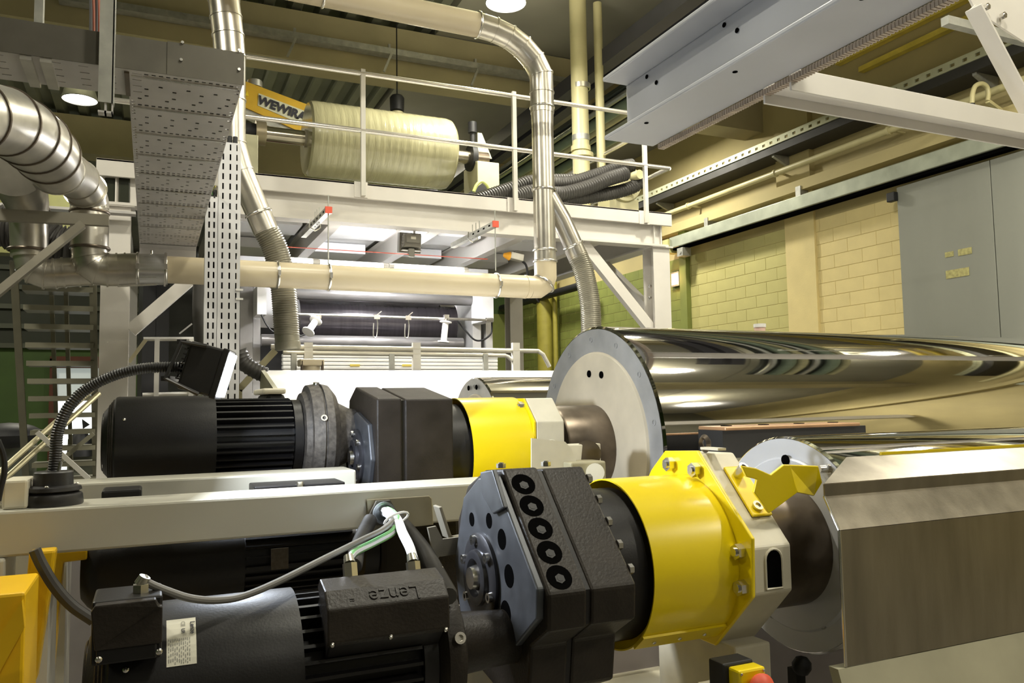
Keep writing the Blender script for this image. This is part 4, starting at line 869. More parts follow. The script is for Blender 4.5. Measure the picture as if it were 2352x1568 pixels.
# ================================================================== CHILL ROLLS
O1 = (1.71, 1.811); O2 = (2.78, 2.02); O3 = (4.08, 1.98)      # (Y, Z) of the near, large and rear roll axes
HOLEB = mesh_of(MB().cyl((0, 0, 0), (0, 0, .004), .014, n=14), DARK)
SOCK = mesh_of(MB().lathe((0, 0, 0), (0, 0, 1), [(.0, .011), (.003, .011), (.003, .008), (.001, .008), (.001, .0045), (.0, .0045), (.0, 0)], 14), GREYD)
def chill_roll(label, O, x0, x1, r, rin, discm, inner, holes, screws, hub, hubx):
    y, z = O; t = thing('chill_roll', label, 'roll', ((x0+x1)/2, y, z-r), 'mirror chill rolls')
    MB().lathe((x0, y, z), (1, 0, 0), [(.004, r*.90), (.0, r*.983), (.008, r), (x1-x0-.01, r), (x1-x0, r*.96), (x1-x0, 0)], 96).build('chrome_shell', CHROME, t, sm=30)
    er = MB().lathe((x0, y, z), (1, 0, 0), [(.004, rin), (-.001, r*.978)], 64).build('end_ring', GREYD if discm is CREAMD else discm, t)
    ed_ = MB().lathe((x0, y, z), (1, 0, 0), [(-.004, 0), (-.004, rin-.006), (.004, rin)], 64).build('end_disc', discm, t)
    MB().lathe((hubx, y, z), (1, 0, 0), [(0, 0), (0, hub*.97), (.01, hub), (x0-hubx, hub)], 48).build('hub', DKSTEEL, t)
    for ang, rr in holes: inst('disc_hole', HOLEB, (x0-.004, y-rr*sin(radians(ang)), z+rr*cos(radians(ang))), ed_, aim((-1, 0, 0)))
    for ang, rr in screws: inst('ring_screw', SOCK, (x0+.0015, y-rr*sin(radians(ang)), z+rr*cos(radians(ang))), er, aim((-1, 0, 0)))
    MB().cyl((x1, y, z), (x1+.3, y, z), hub*.6, n=24).build('journal', DKSTEEL, t)
    return t
chill_roll('large mirror-polished chill roll with cream end disc in the middle', O2, 1.60, 5.6, .475, .375, CREAMD, .3, [(-5, .29), (14, .29), (121, .30)], [(a, .425) for a in range(-80, 180, 26)], .165, 1.40)
chill_roll('near mirror-polished chill roll behind the steel cover and yellow coupling guard', O1, 1.575, 5.6, .285, .23, mat('roll_end_pale', (.62, .63, .66), .35, .2, var=.05), .2, [(2, .222)], [(-14, .215), (16, .215), (150, .22), (120, .22), (200, .22)], .16, 1.36)
chill_roll('rear chill roll half hidden behind the yellow drive flange', O3, 1.60, 5.4, .36, .27, CREAMD, .2, [(-12, .31), (10, .31)], [(-40, .31), (0, .31)], .12, 1.45)

# bed and frames that carry the rolls
t = thing('machine_bed', 'cream machine bed and cross members under the chill rolls', 'machine frame', (2.5, 2.5, 0))
MB().box(.95, 1.38, 1.62, 3.3, 1.30, 1.42).build('bed_plate', CREAMP, t, sm=0, bevel=.005)
MB().box(1.0, 5.6, 2.05, 2.25, 1.1, 1.50).build('cross_member', mat('frame_violet_grey', (.34, .31, .32), .5), t, sm=0, bevel=.005)
for x in (1.0, 5.3):
    for y in (1.7, 3.1, 4.3): MB().box(x, x+.25, y-.06, y+.12, 0, 1.32).build('leg', CREAMP, t, sm=0)
    MB().box(x, x+.25, 1.64, 4.5, 1.16, 1.31).build('bed_rail', CREAMP, t, sm=0)
for x in (5.92,):
    MB().box(x, x+.06, 1.3, 4.7, 0, 2.45).build('far_side_plate', CREAMP, t, sm=0)
MB().box(1.24, 1.37, 4.0, 4.16, 1.3, 1.9).build('pedestal', CREAMP, t, sm=0)
MB().prism([(.4, 1.42, 1.36), (1.32, 1.42, 1.46), (1.32, 1.62, 1.46), (.4, 1.62, 1.36)], (0, 0, -.04)).build('drip_plate', CREAMP, t, sm=0)

# ------------------------------------------------------------------ drives
PROF = [(.02, .235), (-.085, .245), (-.30, .02), (-.295, -.05), (-.215, -.10), (-.20, -.20), (-.10, -.245), (.20, -.20), (.20, .10), (.13, .19)]
def scaled(poly, k, cy=-.04, cz=0): return [((a-cy)*k+cy, (b-cz)*k+cz) for a, b in poly]
FIN = mesh_of(MB().box(0, .28, -.003, .003, .098, .134), BLACK, 0)
def drive(label, O, s, xl, moff, fan, r=.145, near=True):
    """shaft-mounted gearbox with flanged motor; s = -1 turns the housing half a turn about the shaft"""
    oy, oz = O; RW = .105 if s > 0 else .17; t = thing('gear_motor', label, 'gear motor', (xl-.3, oy, oz-.25), 'gear motors of the roll drives')
    pt3 = lambda x, a, b: V((x, oy+s*a, oz+s*b))
    hh = MB().prism([pt3(xl+.016, *q) for q in PROF], (.085, 0, 0)).build('housing_half', GEAR, t, sm=0, bevel=.006)
    MB().prism([pt3(xl+.10, *q) for q in scaled(PROF, .965)], (.012, 0, 0)).build('joint_groove', BLACK, t, sm=0)
    h2_ = MB().prism([pt3(xl+.112, *q) for q in scaled(PROF, .985)], (RW, 0, 0)).build('housing_half', GEAR, t, sm=0, bevel=.006)
    MB().cyl((xl+.112, oy, oz), (1.03, oy, oz), .178, n=48).build('output_neck', BLACK, t)
    cov = MB().prism([pt3(xl, *q) for q in scaled([(.02, .225), (-.08, .238), (-.29, .03), (-.285, -.03), (-.15, -.13), (-.02, -.16), (.15, -.12), (.19, 0), (.12, .17)], .97)], (.018, 0, 0)).build('cover_plate', mat('cover_plate_lamp_blue', (.085, .09, .10), .4, .4, var=.25, vs=20), t, sm=0, bevel=.004)  # the work lamp's blue-white light is put into the plate colour
    MB().prism([pt3(xl-.010, *q) for q in ((-.02, .235), (-.09, .245), (-.15, .17), (-.09, .15), (-.02, .19))], (.012, 0, 0)).build('lug', mat('cover_plate_lamp_blue', (.1, .1, .1)), t, sm=0, bevel=.003)
    sc_ = MB().lathe((xl, oy, oz), (-1, 0, 0), [(0, .098), (.008, .098), (.012, .09), (.012, .062), (.020, .060), (.022, .054), (.022, .042), (.006, .040), (.006, 0)], 40).build('shaft_cap', mat('shaft_cap_black', (.06, .06, .068), .3, .5), t)
    MB().cyl((xl-.004, oy, oz), (xl-.030, oy, oz), .030, .024, n=20).build('shaft_bolt', STEELB, t)
    for a in range(0, 360, 60): inst('cap_screw', CAP, pt3(xl-.006, .082*cos(radians(a+20)), .082*sin(radians(a+20))), sc_, aim((-1, 0, 0)))
    for (a, b, rr) in ((-.045, .13, .017), (-.115, .10, .022), (-.15, .03, .024), (-.13, -.05, .026), (.06, .12, .016)):
        MB().cyl(pt3(xl+.001, a, b), pt3(xl-.0006, a, b), rr, n=18).build('core_hole', DARK, cov)
    # bolt pockets along the sloping face of both halves
    p, q = V((-.095, .232)), V((-.29, .028)); nn = V((-(q-p).y, (q-p).x)).normalized()*-1
    d3 = V((0, s*(q-p).x, s*(q-p).y)).normalized(); n3 = V((0, -s*abs(.7), s*.72)).normalized(); n3 = V((1, 0, 0)).cross(d3); n3 = n3 if n3.dot(V((0, -s, s))) > 0 else -n3
    for k in range(5):
        f = .10+k*.205; c2 = p.lerp(q, f); base = pt3(xl+.052, c2.x, c2.y)+n3*.002
        M = Matrix((d3, V((1, 0, 0)), d3.cross(V((1, 0, 0))))).transposed()
        o = inst('bolt_pocket', POCKET, base, hh); inst('pocket_bolt', BOLTD, base+d3*.004, hh, aim(n3)); o.rotation_euler = Matrix((V((1, 0, 0)), n3.cross(V((1, 0, 0))), n3)).transposed().to_euler()
        b2 = inst('housing_bolt', BOLT, pt3(xl+.112+RW, *(p.lerp(q, .06+.21*k)))-n3*.008, h2_, aim((1, 0, 0)))
    for k, (a, b) in enumerate(((.0, .24), (-.05, .243))): inst('housing_bolt', BOLT, pt3(xl+.05+.09*k, a, b), hh if k == 0 else h2_, aim((0, 0, s)))
    # motor
    my, mz = oy+moff[0], oz+moff[1]; xa, xb, xc = fan
    FP = [(xc-.005, .10), (xc, .13), (xc+.012, .150), (xc+.03, .153), (xc+.045, .150), (xc+.062, .108), (xc+.072, .062), (xl-.006, .055), (xl+.02, .055)]
    mf = MB().lathe((0, my, mz), (1, 0, 0), FP if s > 0 else [(xc-.005, .10), (xc, .118), (xc+.004, .15), (xc+.022, .158), (xc+.024, .178), (xc+.06, .184), (xc+.061, .176), (xc+.068, .176), (xc+.069, .184), (xc+.095, .178), (xc+.118, .150), (xc+.125, .12), (xl-.006, .095), (xl+.02, .09)], 48).build('motor_flange', CAST if s < 0 else GEAR, t)
    for a in (40, 100, 160, 320): inst('flange_screw', CAP, (xc+(.055 if s < 0 else .03), my+(.176 if s < 0 else .151)*cos(radians(a)), mz+(.176 if s < 0 else .151)*sin(radians(a))), mf, aim((0, cos(radians(a)), sin(radians(a)))))
    mb_ = MB().lathe((0, my, mz), (1, 0, 0), [(xb-.01, .105), (xc-.03, .105), (xc-.03, .128), (xc-.002, .128)], 40).build('motor_body', BLACK, t)
    for k in range(30):
        a = 2*pi*k/30; o = inst('cooling_fin', FIN, (xb, my, mz), mb_, (a, 0, 0)); o.scale = ((xc-.035-xb)/.28, 1, 1)
    fc_ = MB().lathe((0, my, mz), (1, 0, 0), [(xa, .02), (xa, .098), (xa+.012, .112), (xa+.035, r-.002), (xa+.042, r), (xb, r), (xb, r-.005), (xa+.05, r-.005)], 56).build('fan_cover', BLACK, t)
    gm = MB()
    for rr in (.03, .05, .07, .09): gm.lathe((xa-.002, my, mz), (1, 0, 0), [(0, rr-.003), (-.003, rr), (0, rr+.003)], 32)
    for dz in (.116, .124, .132): gm.lathe((xa+.012+(dz-.112)*.7, my, mz), (1, 0, 0), [(-.002, dz), (.0, dz+.004), (.004, dz+.004)], 40)
    tag(gm.build('fan_grille', GEAR, fc_), None, None)
    for a in (60, 150, 240, 330): inst('cover_screw', SCREW, (xa+.06, my+r*cos(radians(a)), mz+r*sin(radians(a))), fc_, aim((0, cos(radians(a)), sin(radians(a)))))
    return t, my, mz
BOLTD = mesh_of(hexbolt(.011, .002), RUBBER)
POCKET = mesh_of(MB().lathe((0, 0, 0), (0, 0, 1), [(0, .027), (.0008, .027), (.0008, 0)], 24), DARK)

gm1, my1, mz1 = drive('nearest black gear motor with terminal box in the lower foreground', O1, 1, .685, (-.12, -.10), (-.09, .25, .50))
gm2, my2, mz2 = drive('far black gear motor on top of the rear beam driving the large roll', O2, -1, .655, (.12, .075), (-.135, .195, .475))

# near motor: main terminal box
n = V((0, -1, 1)).normalized(); tv = V((0, 1, 1)).normalized(); mc = V((0, my1, mz1))
def tb(a, b, x): return mc+tv*a+n*b+V((x, 0, 0))
x0, x1 = .283, .505
MB().prism([tb(*q, x0+.006) for q in ((-.056, .10), (-.056, .165), (.056, .165), (.056, .10))], (x1-x0-.012, 0, 0)).build('terminal_base', BLACK, gm1, sm=0, bevel=.003)
lid = MB().prism([tb(*q, x0) for q in ((-.062, .165), (-.062, .178), (-.020, .214), (.018, .214), (.060, .190), (.062, .165))], (x1-x0, 0, 0)).build('terminal_lid', GEAR, gm1, sm=0, bevel=.003)
text('embossed_name', 'Lenze', .040, tb(-.002, .2142, (x0+x1)/2+.012), (-1, 0, 0), -tv, .002, GEAR, lid)
text('embossed_mark', '=', .016, tb(-.004, .2142, x0+.045), (-1, 0, 0), -tv, .001, GEAR, lid)
for x in (x0+.008, (x0+x1)/2, x1-.008):
    for a in (-.064, .064): inst('lid_screw', SCREW, tb(a*.97, .172, x), gm1, aim(n)).scale = (.9, .9, 1.6)
# near motor: small junction box, gland, label
MB().box(-.078, .022, 1.418, 1.52, 1.808, 1.905).build('junction_base', BLACK, gm1, sm=0, bevel=.004)
jb = MB().prism([(-.072, 1.40, 1.903), (.012, 1.40, 1.903), (.016, 1.40, 1.893), (.022, 1.405, 1.890), (.022, 1.40, 1.835), (-.072, 1.40, 1.835), (-.078, 1.40, 1.893)], (0, .02, 0)).build('junction_lid', GEAR, gm1, sm=0, bevel=.002)
MB().box(-.07, .014, 1.404, 1.42, 1.812, 1.836).build('junction_foot', BLACK, gm1, sm=0, bevel=.003)
for x in (-.066, .018): inst('lid_screw', SCREW, (x, 1.403, 1.822), gm1, aim((0, -1, 0)))
MB().cyl((-.010, 1.455, 1.900), (-.010, 1.455, 1.918), .013, n=6).cyl((-.010, 1.455, 1.918), (-.004, 1.453, 1.930), .011, .009, n=12).build('cable_gland', GLAND, gm1)
lb = MB(); K = 8; rr = .1462
def cylp(a, x, k=rr): return V((x, my1-k*sin(a), mz1+k*cos(a)))
for k in range(K):
    a0, a1 = radians(28+k*34/K), radians(28+(k+1)*34/K); lb.add([cylp(a0, .030), cylp(a0, .076), cylp(a1, .076), cylp(a1, .030)], [(0, 1, 2, 3)])
lab = lb.build('name_plate', LABELW, gm1)
def onlab(a, x): return cylp(radians(a), x, rr+.0006)
nl = V((0, -sin(radians(36)), cos(radians(36)))); dn = V((0, -cos(radians(36)), -sin(radians(36))))
text('label_name', 'Lenze', .011, onlab(37, .0705)+nl*.0006, dn, (1, 0, 0), .0001, INK, lab, bold=.0002)
text('label_mark', 'CE', .009, onlab(33, .0555)+nl*.0004, dn, (1, 0, 0), .0001, mat('ink_grey', (.25, .25, .22), .6), lab)
text('label_mark', 'UR', .008, onlab(39, .0555)+nl*.0006, dn, (1, 0, 0), .0001, INK, lab, bold=.0002)
ln = MB(); random.seed(3)
for k in range(11):
    xx = .033+k*.0032; a = 44
    while a < 60:
        w = random.uniform(1.0, 2.6); p0, p1 = onlab(a, xx), onlab(min(a+w, 61), xx); ln.add([p0, p0+V((.0012, 0, 0)), p1+V((.0012, 0, 0)), p1], [(0, 1, 2, 3)]); a += w+random.uniform(.6, 1.8)
tag(ln.build('label_print', mat('ink_grey', (.25, .25, .22)), lab, sm=0), None, None, kind='stuff')
# grey signal cable from the small box to the conduit plate
sp = [V((-.006, 1.454, 1.928)), at(340, 1338, Y=1.46), at(385, 1357, Y=1.47), at(440, 1374, Y=1.48), at(500, 1378, Y=1.50), at(560, 1368, Y=1.52), at(640, 1335, Y=1.55), at(740, 1285, Y=1.62), at(830, 1240, Y=1.72), at(880, 1215, Y=1.84), at(903, 1190, Y=1.94), at(890, 1172, Y=2.03), at(884, 1168, Y=2.075)]
tag(MB().tube(spline(sp, 8), .0065, 10).build('signal_cable', mat('grey_cable', (.17, .165, .155), .4)), 'grey signal cable looping from the small box over the near motor to the steel plate', 'cable')

# coupling guards (yellow tubes), bearing housings
PL = [(.083, .255), (-.057, .262), (-.246, .074), (-.240, -.058), (-.10, -.20), (.10, -.20), (.246, -.058), (.246, .074), (.15, .20)]
HPL = [(.083, .25), (-.045, .252), (-.235, .05), (-.235, -.055), (-.09, -.205), (.09, -.205), (.235, -.055), (.235, .06), (.15, .19)]
def guard(label, O, topcut=None):
    oy, oz = O; t = thing('coupling_guard', label, 'guard', (1.1, oy, oz-.2), 'yellow coupling guards')
    n_ = 72; mb = MB(); 
    mb.lathe((1.01, oy, oz), (1, 0, 0), [(0, .1965), (0, .200), (.232, .200), (.232, .1965), (0, .1965)], 72)
    gt = mb.build('guard_tube', YEL, t, sm=30)
    pl = [(1.242, oy+a, oz+b) for a, b in (topcut or PL)]
    fp = MB().prism(pl, (.010, 0, 0)).build('flange_plate', YEL, t, sm=0, bevel=.003)
    MB().obox((1.126, oy-.128, oz-.1555), (.116, 0, 0), (0, .0154*1.3, -.0127*1.3), (0, -.0018, -.0022)).build('seam_strip', YEL, t, sm=0)
    for x in (1.05, 1.12, 1.19): inst('rivet', SCREW, (x, oy-.130, oz-.158), gt, aim((0, -.635, -.772)))
    for (a, b) in (((-.10, .165), (-.172, .03)) if topcut else ((.05, .222), (-.055, .215), (-.205, .04), (-.21, -.04), (.2, .05))): inst('flange_bolt', BOLTB, (1.243, oy+a*1.02, oz+b), fp, aim((-1, 0, 0)))
    return t
def housing(label, O, poly=None):
    oy, oz = O; t = thing('bearing_housing', label, 'bearing', (1.31, oy, oz-.3), 'cream bearing housings')
    pl = [(1.253, oy+a, oz+b) for a, b in (poly or HPL)]
    MB().prism(pl, (.112, 0, 0)).build('housing_body', CREAMP, t, sm=0, bevel=.005)
    pr = [(-.2, 0)]
    sl = [(1.285+.045*k_, z_) for k_, z_ in ((0, 0), (1, 0))]
    sy = .1900 if poly else .2352; c = oz+.0; P = [(1.287, c-.045), (1.335, c-.045), (1.335, c+.02)]+[(1.311+.024*cos(a), c+.02+.024*sin(a)) for a in [pi*i/8 for i in range(1, 8)]]+[(1.287, c+.02)]
    MB().prism([(x, oy-sy, z) for x, z in P], (0, -.0015, 0)).build('lifting_slot', DARK, t, sm=0)
    MB().tube([(x, oy-sy-.001, z) for x, z in P+P[:1]], .003, 6).build('slot_edge', CREAMP, t)
    MB().box(1.255, 1.36, oy-.16, oy+.16, 1.42, oz-.19).build('foot_block', CREAMP, t, sm=0, bevel=.006)
    return t
guard('big yellow coupling guard tube in front, beside the nearest gearbox', O1)
h1 = housing('cream bearing housing of the near roll with dark lifting slot', O1)
O2P = [(.15, .16), (.12, .195), (-.10, .195), (-.19, .11), (-.19, -.06), (-.10, -.20), (.10, -.20), (.19, -.06)]
guard('yellow coupling guard tube behind, driving the large roll', O2, O2P)
h2 = housing('cream bearing block with oval window in front of the large roll', O2, O2P)
MB().box(1.28, 1.305, O1[0]-.09, O1[0]-.02, O1[1]+.262, O1[1]+.268).build('top_label', CREAMP, h1, sm=0)
inst('eye_bolt', mesh_of(MB().lathe((0, 0, .02), (1, 0, 0), [(-.008, .016), (0, .010), (.008, .016), (0, .024), (-.008, .016)], 20), DKSTEEL), (1.31, O1[0]+.0, O1[1]+.255), h1)

# yellow guard bracket on the near housing
t = thing('yellow_bracket', 'bright yellow folded bracket bolted to the near bearing housing', 'bracket', (1.4, 1.55, 1.9))
dn = V((0, -.685, -.73)).normalized(); nn = V((0, -.73, .685))
c = V((1.330, 1.577, 1.976))
MB().obox(c, (.030, 0, 0), dn*.075, nn*.004).build('mounting_plate', YEL, t, sm=0, bevel=.012)
for f in (-.045, .05): inst('bracket_screw', CAP, c+dn*f+nn*.004+V((-.004, 0, 0)), t, aim(nn)).scale = (1.2, 1.2, 2.4 if f < 0 else .5)
yb = 1.50
f1 = [at(*q, Y=yb) for q in ((1703, 1069), (1737, 1075), (1771, 1090), (1801, 1067), (1816, 1067), (1832, 1131), (1767, 1179), (1732, 1131), (1739, 1101), (1715, 1095))]
MB().prism(f1, (.004, .012, 0)).build('face_plate', YEL, t, sm=0, bevel=.002)
f2 = [at(1810, 1067, Y=yb), at(1880, 1070, Y=yb+.03), at(1889, 1108, Y=yb+.03), at(1870, 1139, Y=yb+.035), at(1832, 1131, Y=yb)]
MB().prism(f2, (.002, .012, .0)).build('side_plate', YEL, t, sm=0, bevel=.002)
e = at(1893, 1076, Y=yb+.06); MB().cyl(e-V((.02, 0, 0)), e+V((.012, 0, 0)), .011, n=12).cyl(e+V((.01, -.004, 0)), e+V((.024, -.004, 0)), .014, n=6).build('end_bolt', STEELB, t)

# steel cover in front of the near roll
t = thing('steel_cover', 'dull folded stainless cover along the front of the near roll', 'cover', (3.3, 1.45, 1.3))
CP = [(1.545, 2.045, 1.625), (1.44, 1.997, 1.44), (1.445, 1.968, 1.445), (1.385, 1.899, 1.425), (1.385, 1.60, 1.425)]
X2 = 5.5
for i in range(4):
    (ya, za, xa), (yb_, zb_, xb_) = CP[i], CP[i+1]
    mb = MB().add([(xa, ya, za), (X2, ya, za), (X2, yb_, zb_), (xb_, yb_, zb_)], [(0, 1, 2, 3)])
    solid(mb.build('cover_fold', STEEL, t, sm=0), .004)
MB().cyl((1.425, 1.385, 1.60), (1.425, 1.385, 1.899), .0035, n=8).cyl((1.425, 1.385, 1.899), (1.445, 1.445, 1.968), .0035, n=8).build('hemmed_edge', STEELB, t)
MB().bar((1.75, 1.548, 2.049), (X2, 1.548, 2.049), .006, .010).build('yellow_edge_strip', YEL, t, sm=0)
t = thing('lower_cover', 'cream lower cover panel below the stainless cover at the bottom right', 'cover', (3.3, 1.4, 1.2))
MB().prism([(1.40, 1.383, 1.598), (1.40, 1.33, 1.44), (1.40, 1.36, 1.44), (1.40, 1.41, 1.598)], (X2-1.4, 0, 0)).build('upper_panel', mat('panel_olive_grey', (.36, .34, .24), .5), t, sm=0)
MB().prism([(1.40, 1.328, 1.43), (1.40, 1.22, 1.15), (1.40, 1.26, 1.15), (1.40, 1.36, 1.43)], (X2-1.4, 0, 0)).build('lower_panel', CREAMP, t, sm=0)
for x in (1.6, 3.4, 5.2): MB().box(x, x+.08, 1.40, 1.46, 0, 1.5).build('support_leg', CREAMP, t, sm=0)
tag(MB().bar((1.5, 1.62, .1), (1.5, 1.62, 1.52), .03, .03).sphere((1.5, 1.6, 1.53), .025, 10).bar((1.5, 1.6, 1.47), (1.53, 1.55, 1.44), .03, .02).build('black_linkage', RUBBER), 'small black linkage under the near roll beside the lower cover', 'linkage')

# emergency stop
ec = at(1708, 1546, Y=1.40); t = thing('emergency_stop', 'yellow emergency stop box with red mushroom button at the bottom edge', 'switch', ec)
MB().box(ec.x-.045, ec.x+.035, 1.41, 1.46, ec.z-.06, ec.z+.022).build('black_back', RUBBER, t, sm=0, bevel=.004)
MB().box(ec.x-.032, ec.x+.038, 1.375, 1.412, ec.z-.07, ec.z+.016).build('yellow_front', YEL, t, sm=0, bevel=.005)
MB().lathe((ec.x+.010, 1.375, ec.z-.022), (0, -1, .1), [(0, .018), (.012, .018), (.014, .030), (.022, .031), (.030, .022), (.034, 0)], 24).build('button', RED, t)
for s in (-.026, .032): inst('lid_screw', SCREW, (ec.x+s, 1.3745, ec.z+.009), t, aim((0, -1, 0))).scale = (.6, .6, .6)
MB().box(ec.x-.03, ec.x+.02, 1.43, 1.52, ec.z-.3, ec.z-.05).build('stem', CREAMP, t, sm=0)
p = at(1650, 1517, Y=1.549); MB().box(p.x-.008, p.x+.01, 1.5475, 1.5495, p.z-.003, p.z+.004).build('yellow_sticker', mat('label_yellow', (.7, .55, .1)), h1, sm=0)

# ------------------------------------------------------------------ support beams
def hollow(name, label, x0, x1, y0, y1, z0, z1):
    t = thing(name, label, 'beam', ((x0+x1)/2, (y0+y1)/2, z0), 'cream support beams'); w = .006
    MB().box(x0, x1, y0, y1, z0, z1).build('beam_profile', WBEAM, t, sm=0, bevel=.006)
    return t
WBEAM = mat('support_beam_paint', (.47, .455, .385), .35, var=.04, vs=3, coat=.2)
b1 = hollow('support_beam', 'near cream rectangular beam crossing in front of the far motor', -.36, .92, 2.09, 2.27, 1.88, 1.98)
b2 = hollow('support_beam', 'rear cream rectangular beam below the far motor', -.36, .585, 2.50, 2.66, 1.895, 2.0)
MB().box(-.36, -.285, 2.07, 2.25, 1.79, 1.88).build('end_foot', WBEAM, b1, sm=0, bevel=.006)
MB().box(-.36, -.20, 2.09, 2.27, 1.20, 1.79).build('beam_column', WBEAM, b1, sm=0)
for x in (-.335, -.315): inst('bolt', BOLT, (x, 2.17, 1.98), b1)
MB().box(-.30, -.25, 2.12, 2.24, 1.98, 2.045).build('end_stop', CREAMP, b1, sm=0, bevel=.006)
MB().box(-.36, -.20, 2.50, 2.66, 1.2, 1.895).build('beam_column', WBEAM, b2, sm=0)
pst = MB().box(-.38, -.18, 2.05, 2.7, 0, 1.2); tag(pst.build('beam_plinth', YELF, sm=0), 'yellow plinth carrying the left ends of both beams', 'plinth')
# yellow frames at the lower left
t = thing('welded_stand', 'yellow welded steel frame at the lower left corner', 'frame', (-.32, 1.9, 0))
xa = at(58, 1400, Y=1.78).x; za = at(30, 1362, Y=1.78).z
MB().box(-.75, xa, 1.78, 1.98, 0, za).build('front_post', YELF, t, sm=0, bevel=.006)
MB().prism([at(*q, Y=1.76) for q in ((-10, 1470), (50, 1380), (56, 1440), (-10, 1560))], (0, .02, 0)).build('gusset', YELF, t, sm=0)
xb, xc2 = at(82, 1400, Y=2.02).x, at(140, 1400, Y=2.02).x
MB().prism([at(*q, Y=2.02) for q in ((66, 1268), (128, 1262), (118, 1340), (82, 1568), (40, 1568))], (0, .05, 0)).build('rear_post', YELF, t, sm=0, bevel=.006)
MB().prism([at(*q, Y=2.3) for q in ((126, 1268), (200, 1262), (200, 1285), (145, 1292), (120, 1568), (90, 1568))], (0, .05, 0)).build('side_web', YELF, t, sm=0, bevel=.004)
tag(MB().tube(spline([at(*q, Y=2.0) for q in ((80, 1262), (95, 1295), (125, 1345), (165, 1390), (215, 1425))]), .012, 10).build('frame_cable', HOSE), 'black cable running from the near beam past the yellow frame', 'cable')
tag(MB().box(-.55, .8, 3.6, 3.66, 0, 1.75).build('rear_sheet', mat('sheet_violet_grey', (.30, .28, .28), .6), sm=0), 'grey sheet standing behind the yellow frame under the motors', 'sheet')

# middle motor between the beams
my3, mz3 = 2.385, 1.785
t = thing('middle_motor', 'black motor between the two beams with flat terminal boxes peeping over', 'gear motor', (.2, my3, mz3-.15))
MB().lathe((0, my3, mz3), (1, 0, 0), [(-.155, .02), (-.155, .07), (-.14, .09), (-.118, .108), (-.11, .110), (.235, .110), (.235, .10), (.54, .095), (.56, .11), (.6, .11), (.6, 0)], 48).build('motor_body', BLACK, t)
for k in range(26): o = inst('cooling_fin', FIN, (.238, my3, mz3), t, (2*pi*k/26, 0, 0)); o.scale = (1.03, 1, .82)
MB().box(.262, .512, 2.325, 2.455, 1.955, 1.982).box(.27, .505, 2.33, 2.45, 1.87, 1.957).build('terminal_box', BLACK, t, sm=0, bevel=.004)
MB().box(-.112, -.018, 2.33, 2.44, 1.87, 1.992).build('junction_box', BLACK, t, sm=0, bevel=.006)
inst('lid_screw', CAP, (.385, 2.33, 1.975), t, aim((0, 0, 1)))
pp = at(672, 1255, Y=my3-.10); MB().box(.30, .345, my3-.123, my3-.119, mz3-.02, mz3+.035).build('name_plate', mat('dark_plate', (.10, .085, .065), .5, var=.3, vs=90), t, sm=0)
MB().box(.6, .85, my3-.11, my3+.13, 1.6, 1.86).build('gear_case', GEAR, t, sm=0, bevel=.02)
MB().cyl((.85, my3, 1.72), (1.2, my3, 1.72), .11, n=32).build('guard_tube', YEL, t)
MB().box(.65, .8, my3-.08, my3+.08, 1.2, 1.62).build('foot', GEAR, t, sm=0)

# conduit plate, wires, conduits, U bracket on the near beam
t = thing('conduit_plate', 'small steel plate with hexagon gland on the near beam holding the white wires', 'plate', (.57, 2.08, 1.87))
pl = [at(*q, Y=2.083) for q in ((842, 1147), (986, 1138), (992, 1144), (996, 1205), (850, 1222), (846, 1216))]
MB().prism(pl, (0, .006, 0)).build('plate', mat('plate_olive_steel', (.30, .27, .19), .4, .5), t, sm=0, bevel=.002)
hc = at(878, 1176, Y=2.083)
MB().cyl(hc, hc-V((0, .014, 0)), .036, n=6).build('hex_nut', mat('nut_dark', (.12, .11, .09), .4, .6), t, sm=0); MB().lathe(hc-V((0, .012, 0)), (0, -1, 0), [(0, .029), (.012, .029), (.012, .023), (.002, .022), (.002, 0)], 28).build('gland_ring', mat('gland_grey', (.25, .27, .28), .3, .5), t)
ends = [(.30, .10, (.75, .76, .8)), (.0, .0, (.78, .79, .83)), (-.3, .2, (.72, .75, .75)), (.2, -.3, (.25, .6, .2)), (-.2, -.2, (.7, .72, .78)), (.1, .35, (.2, .5, .2))]
wl = ['thick white wire at the top', 'white wire in the middle', 'white wire at the left', 'bright green wire', 'white wire at the bottom', 'dark green wire']
for i, (a, b, c_) in enumerate(ends):
    off = V((a*.022, 0, b*.022)); g = c_[1] > c_[0]*1.5
    pth = [hc+off+V((0, .02, 0)), hc+off+V((.004, -.03, .004)), at(897, 1180, Y=1.98)+off, at(912, 1196, Y=1.93)+off*.8]
    pth += ([at(900, 1222, Y=1.88)+off*.5, at(860, 1245, Y=1.80)+off*.4, at(815, 1268, Y=1.68)+off*.3, at(800, 1288, Y=1.55)+off*.2] if g or i == 1 else [at(925, 1225, Y=1.84)+off*.6, at(940, 1255, Y=1.70)+off*.5, at(950, 1285, Y=1.58)+off*.3])
    tag(MB().tube(spline(pth, 7), .008 if not g else .006, 8).build('core_wire', mat('core_wire_%d' % i, c_, .35)), wl[i]+' coming out of the hexagon gland', 'wire', 'wires from the gland')
wt = at(908, 1190, Y=1.93); tag(MB().tube([wt+V((.03*cos(a), -.01, .012*sin(a)+.03*cos(a)*.3)) for a in [2*pi*i/14 for i in range(15)]], .003, 6).build('cable_tie', WPLAST), 'white cable tie round the wires below the hexagon gland', 'cable tie')
tag(ribbed([at(850, 1195, Y=2.05), at(835, 1225, Y=1.98), at(820, 1262, Y=1.85), at(812, 1300, Y=1.65)], .017, .007, .08, 12).build('corrugated_conduit', HOSE), 'grey-black corrugated conduit left of the white wires', 'conduit', 'conduits to the near terminal box')
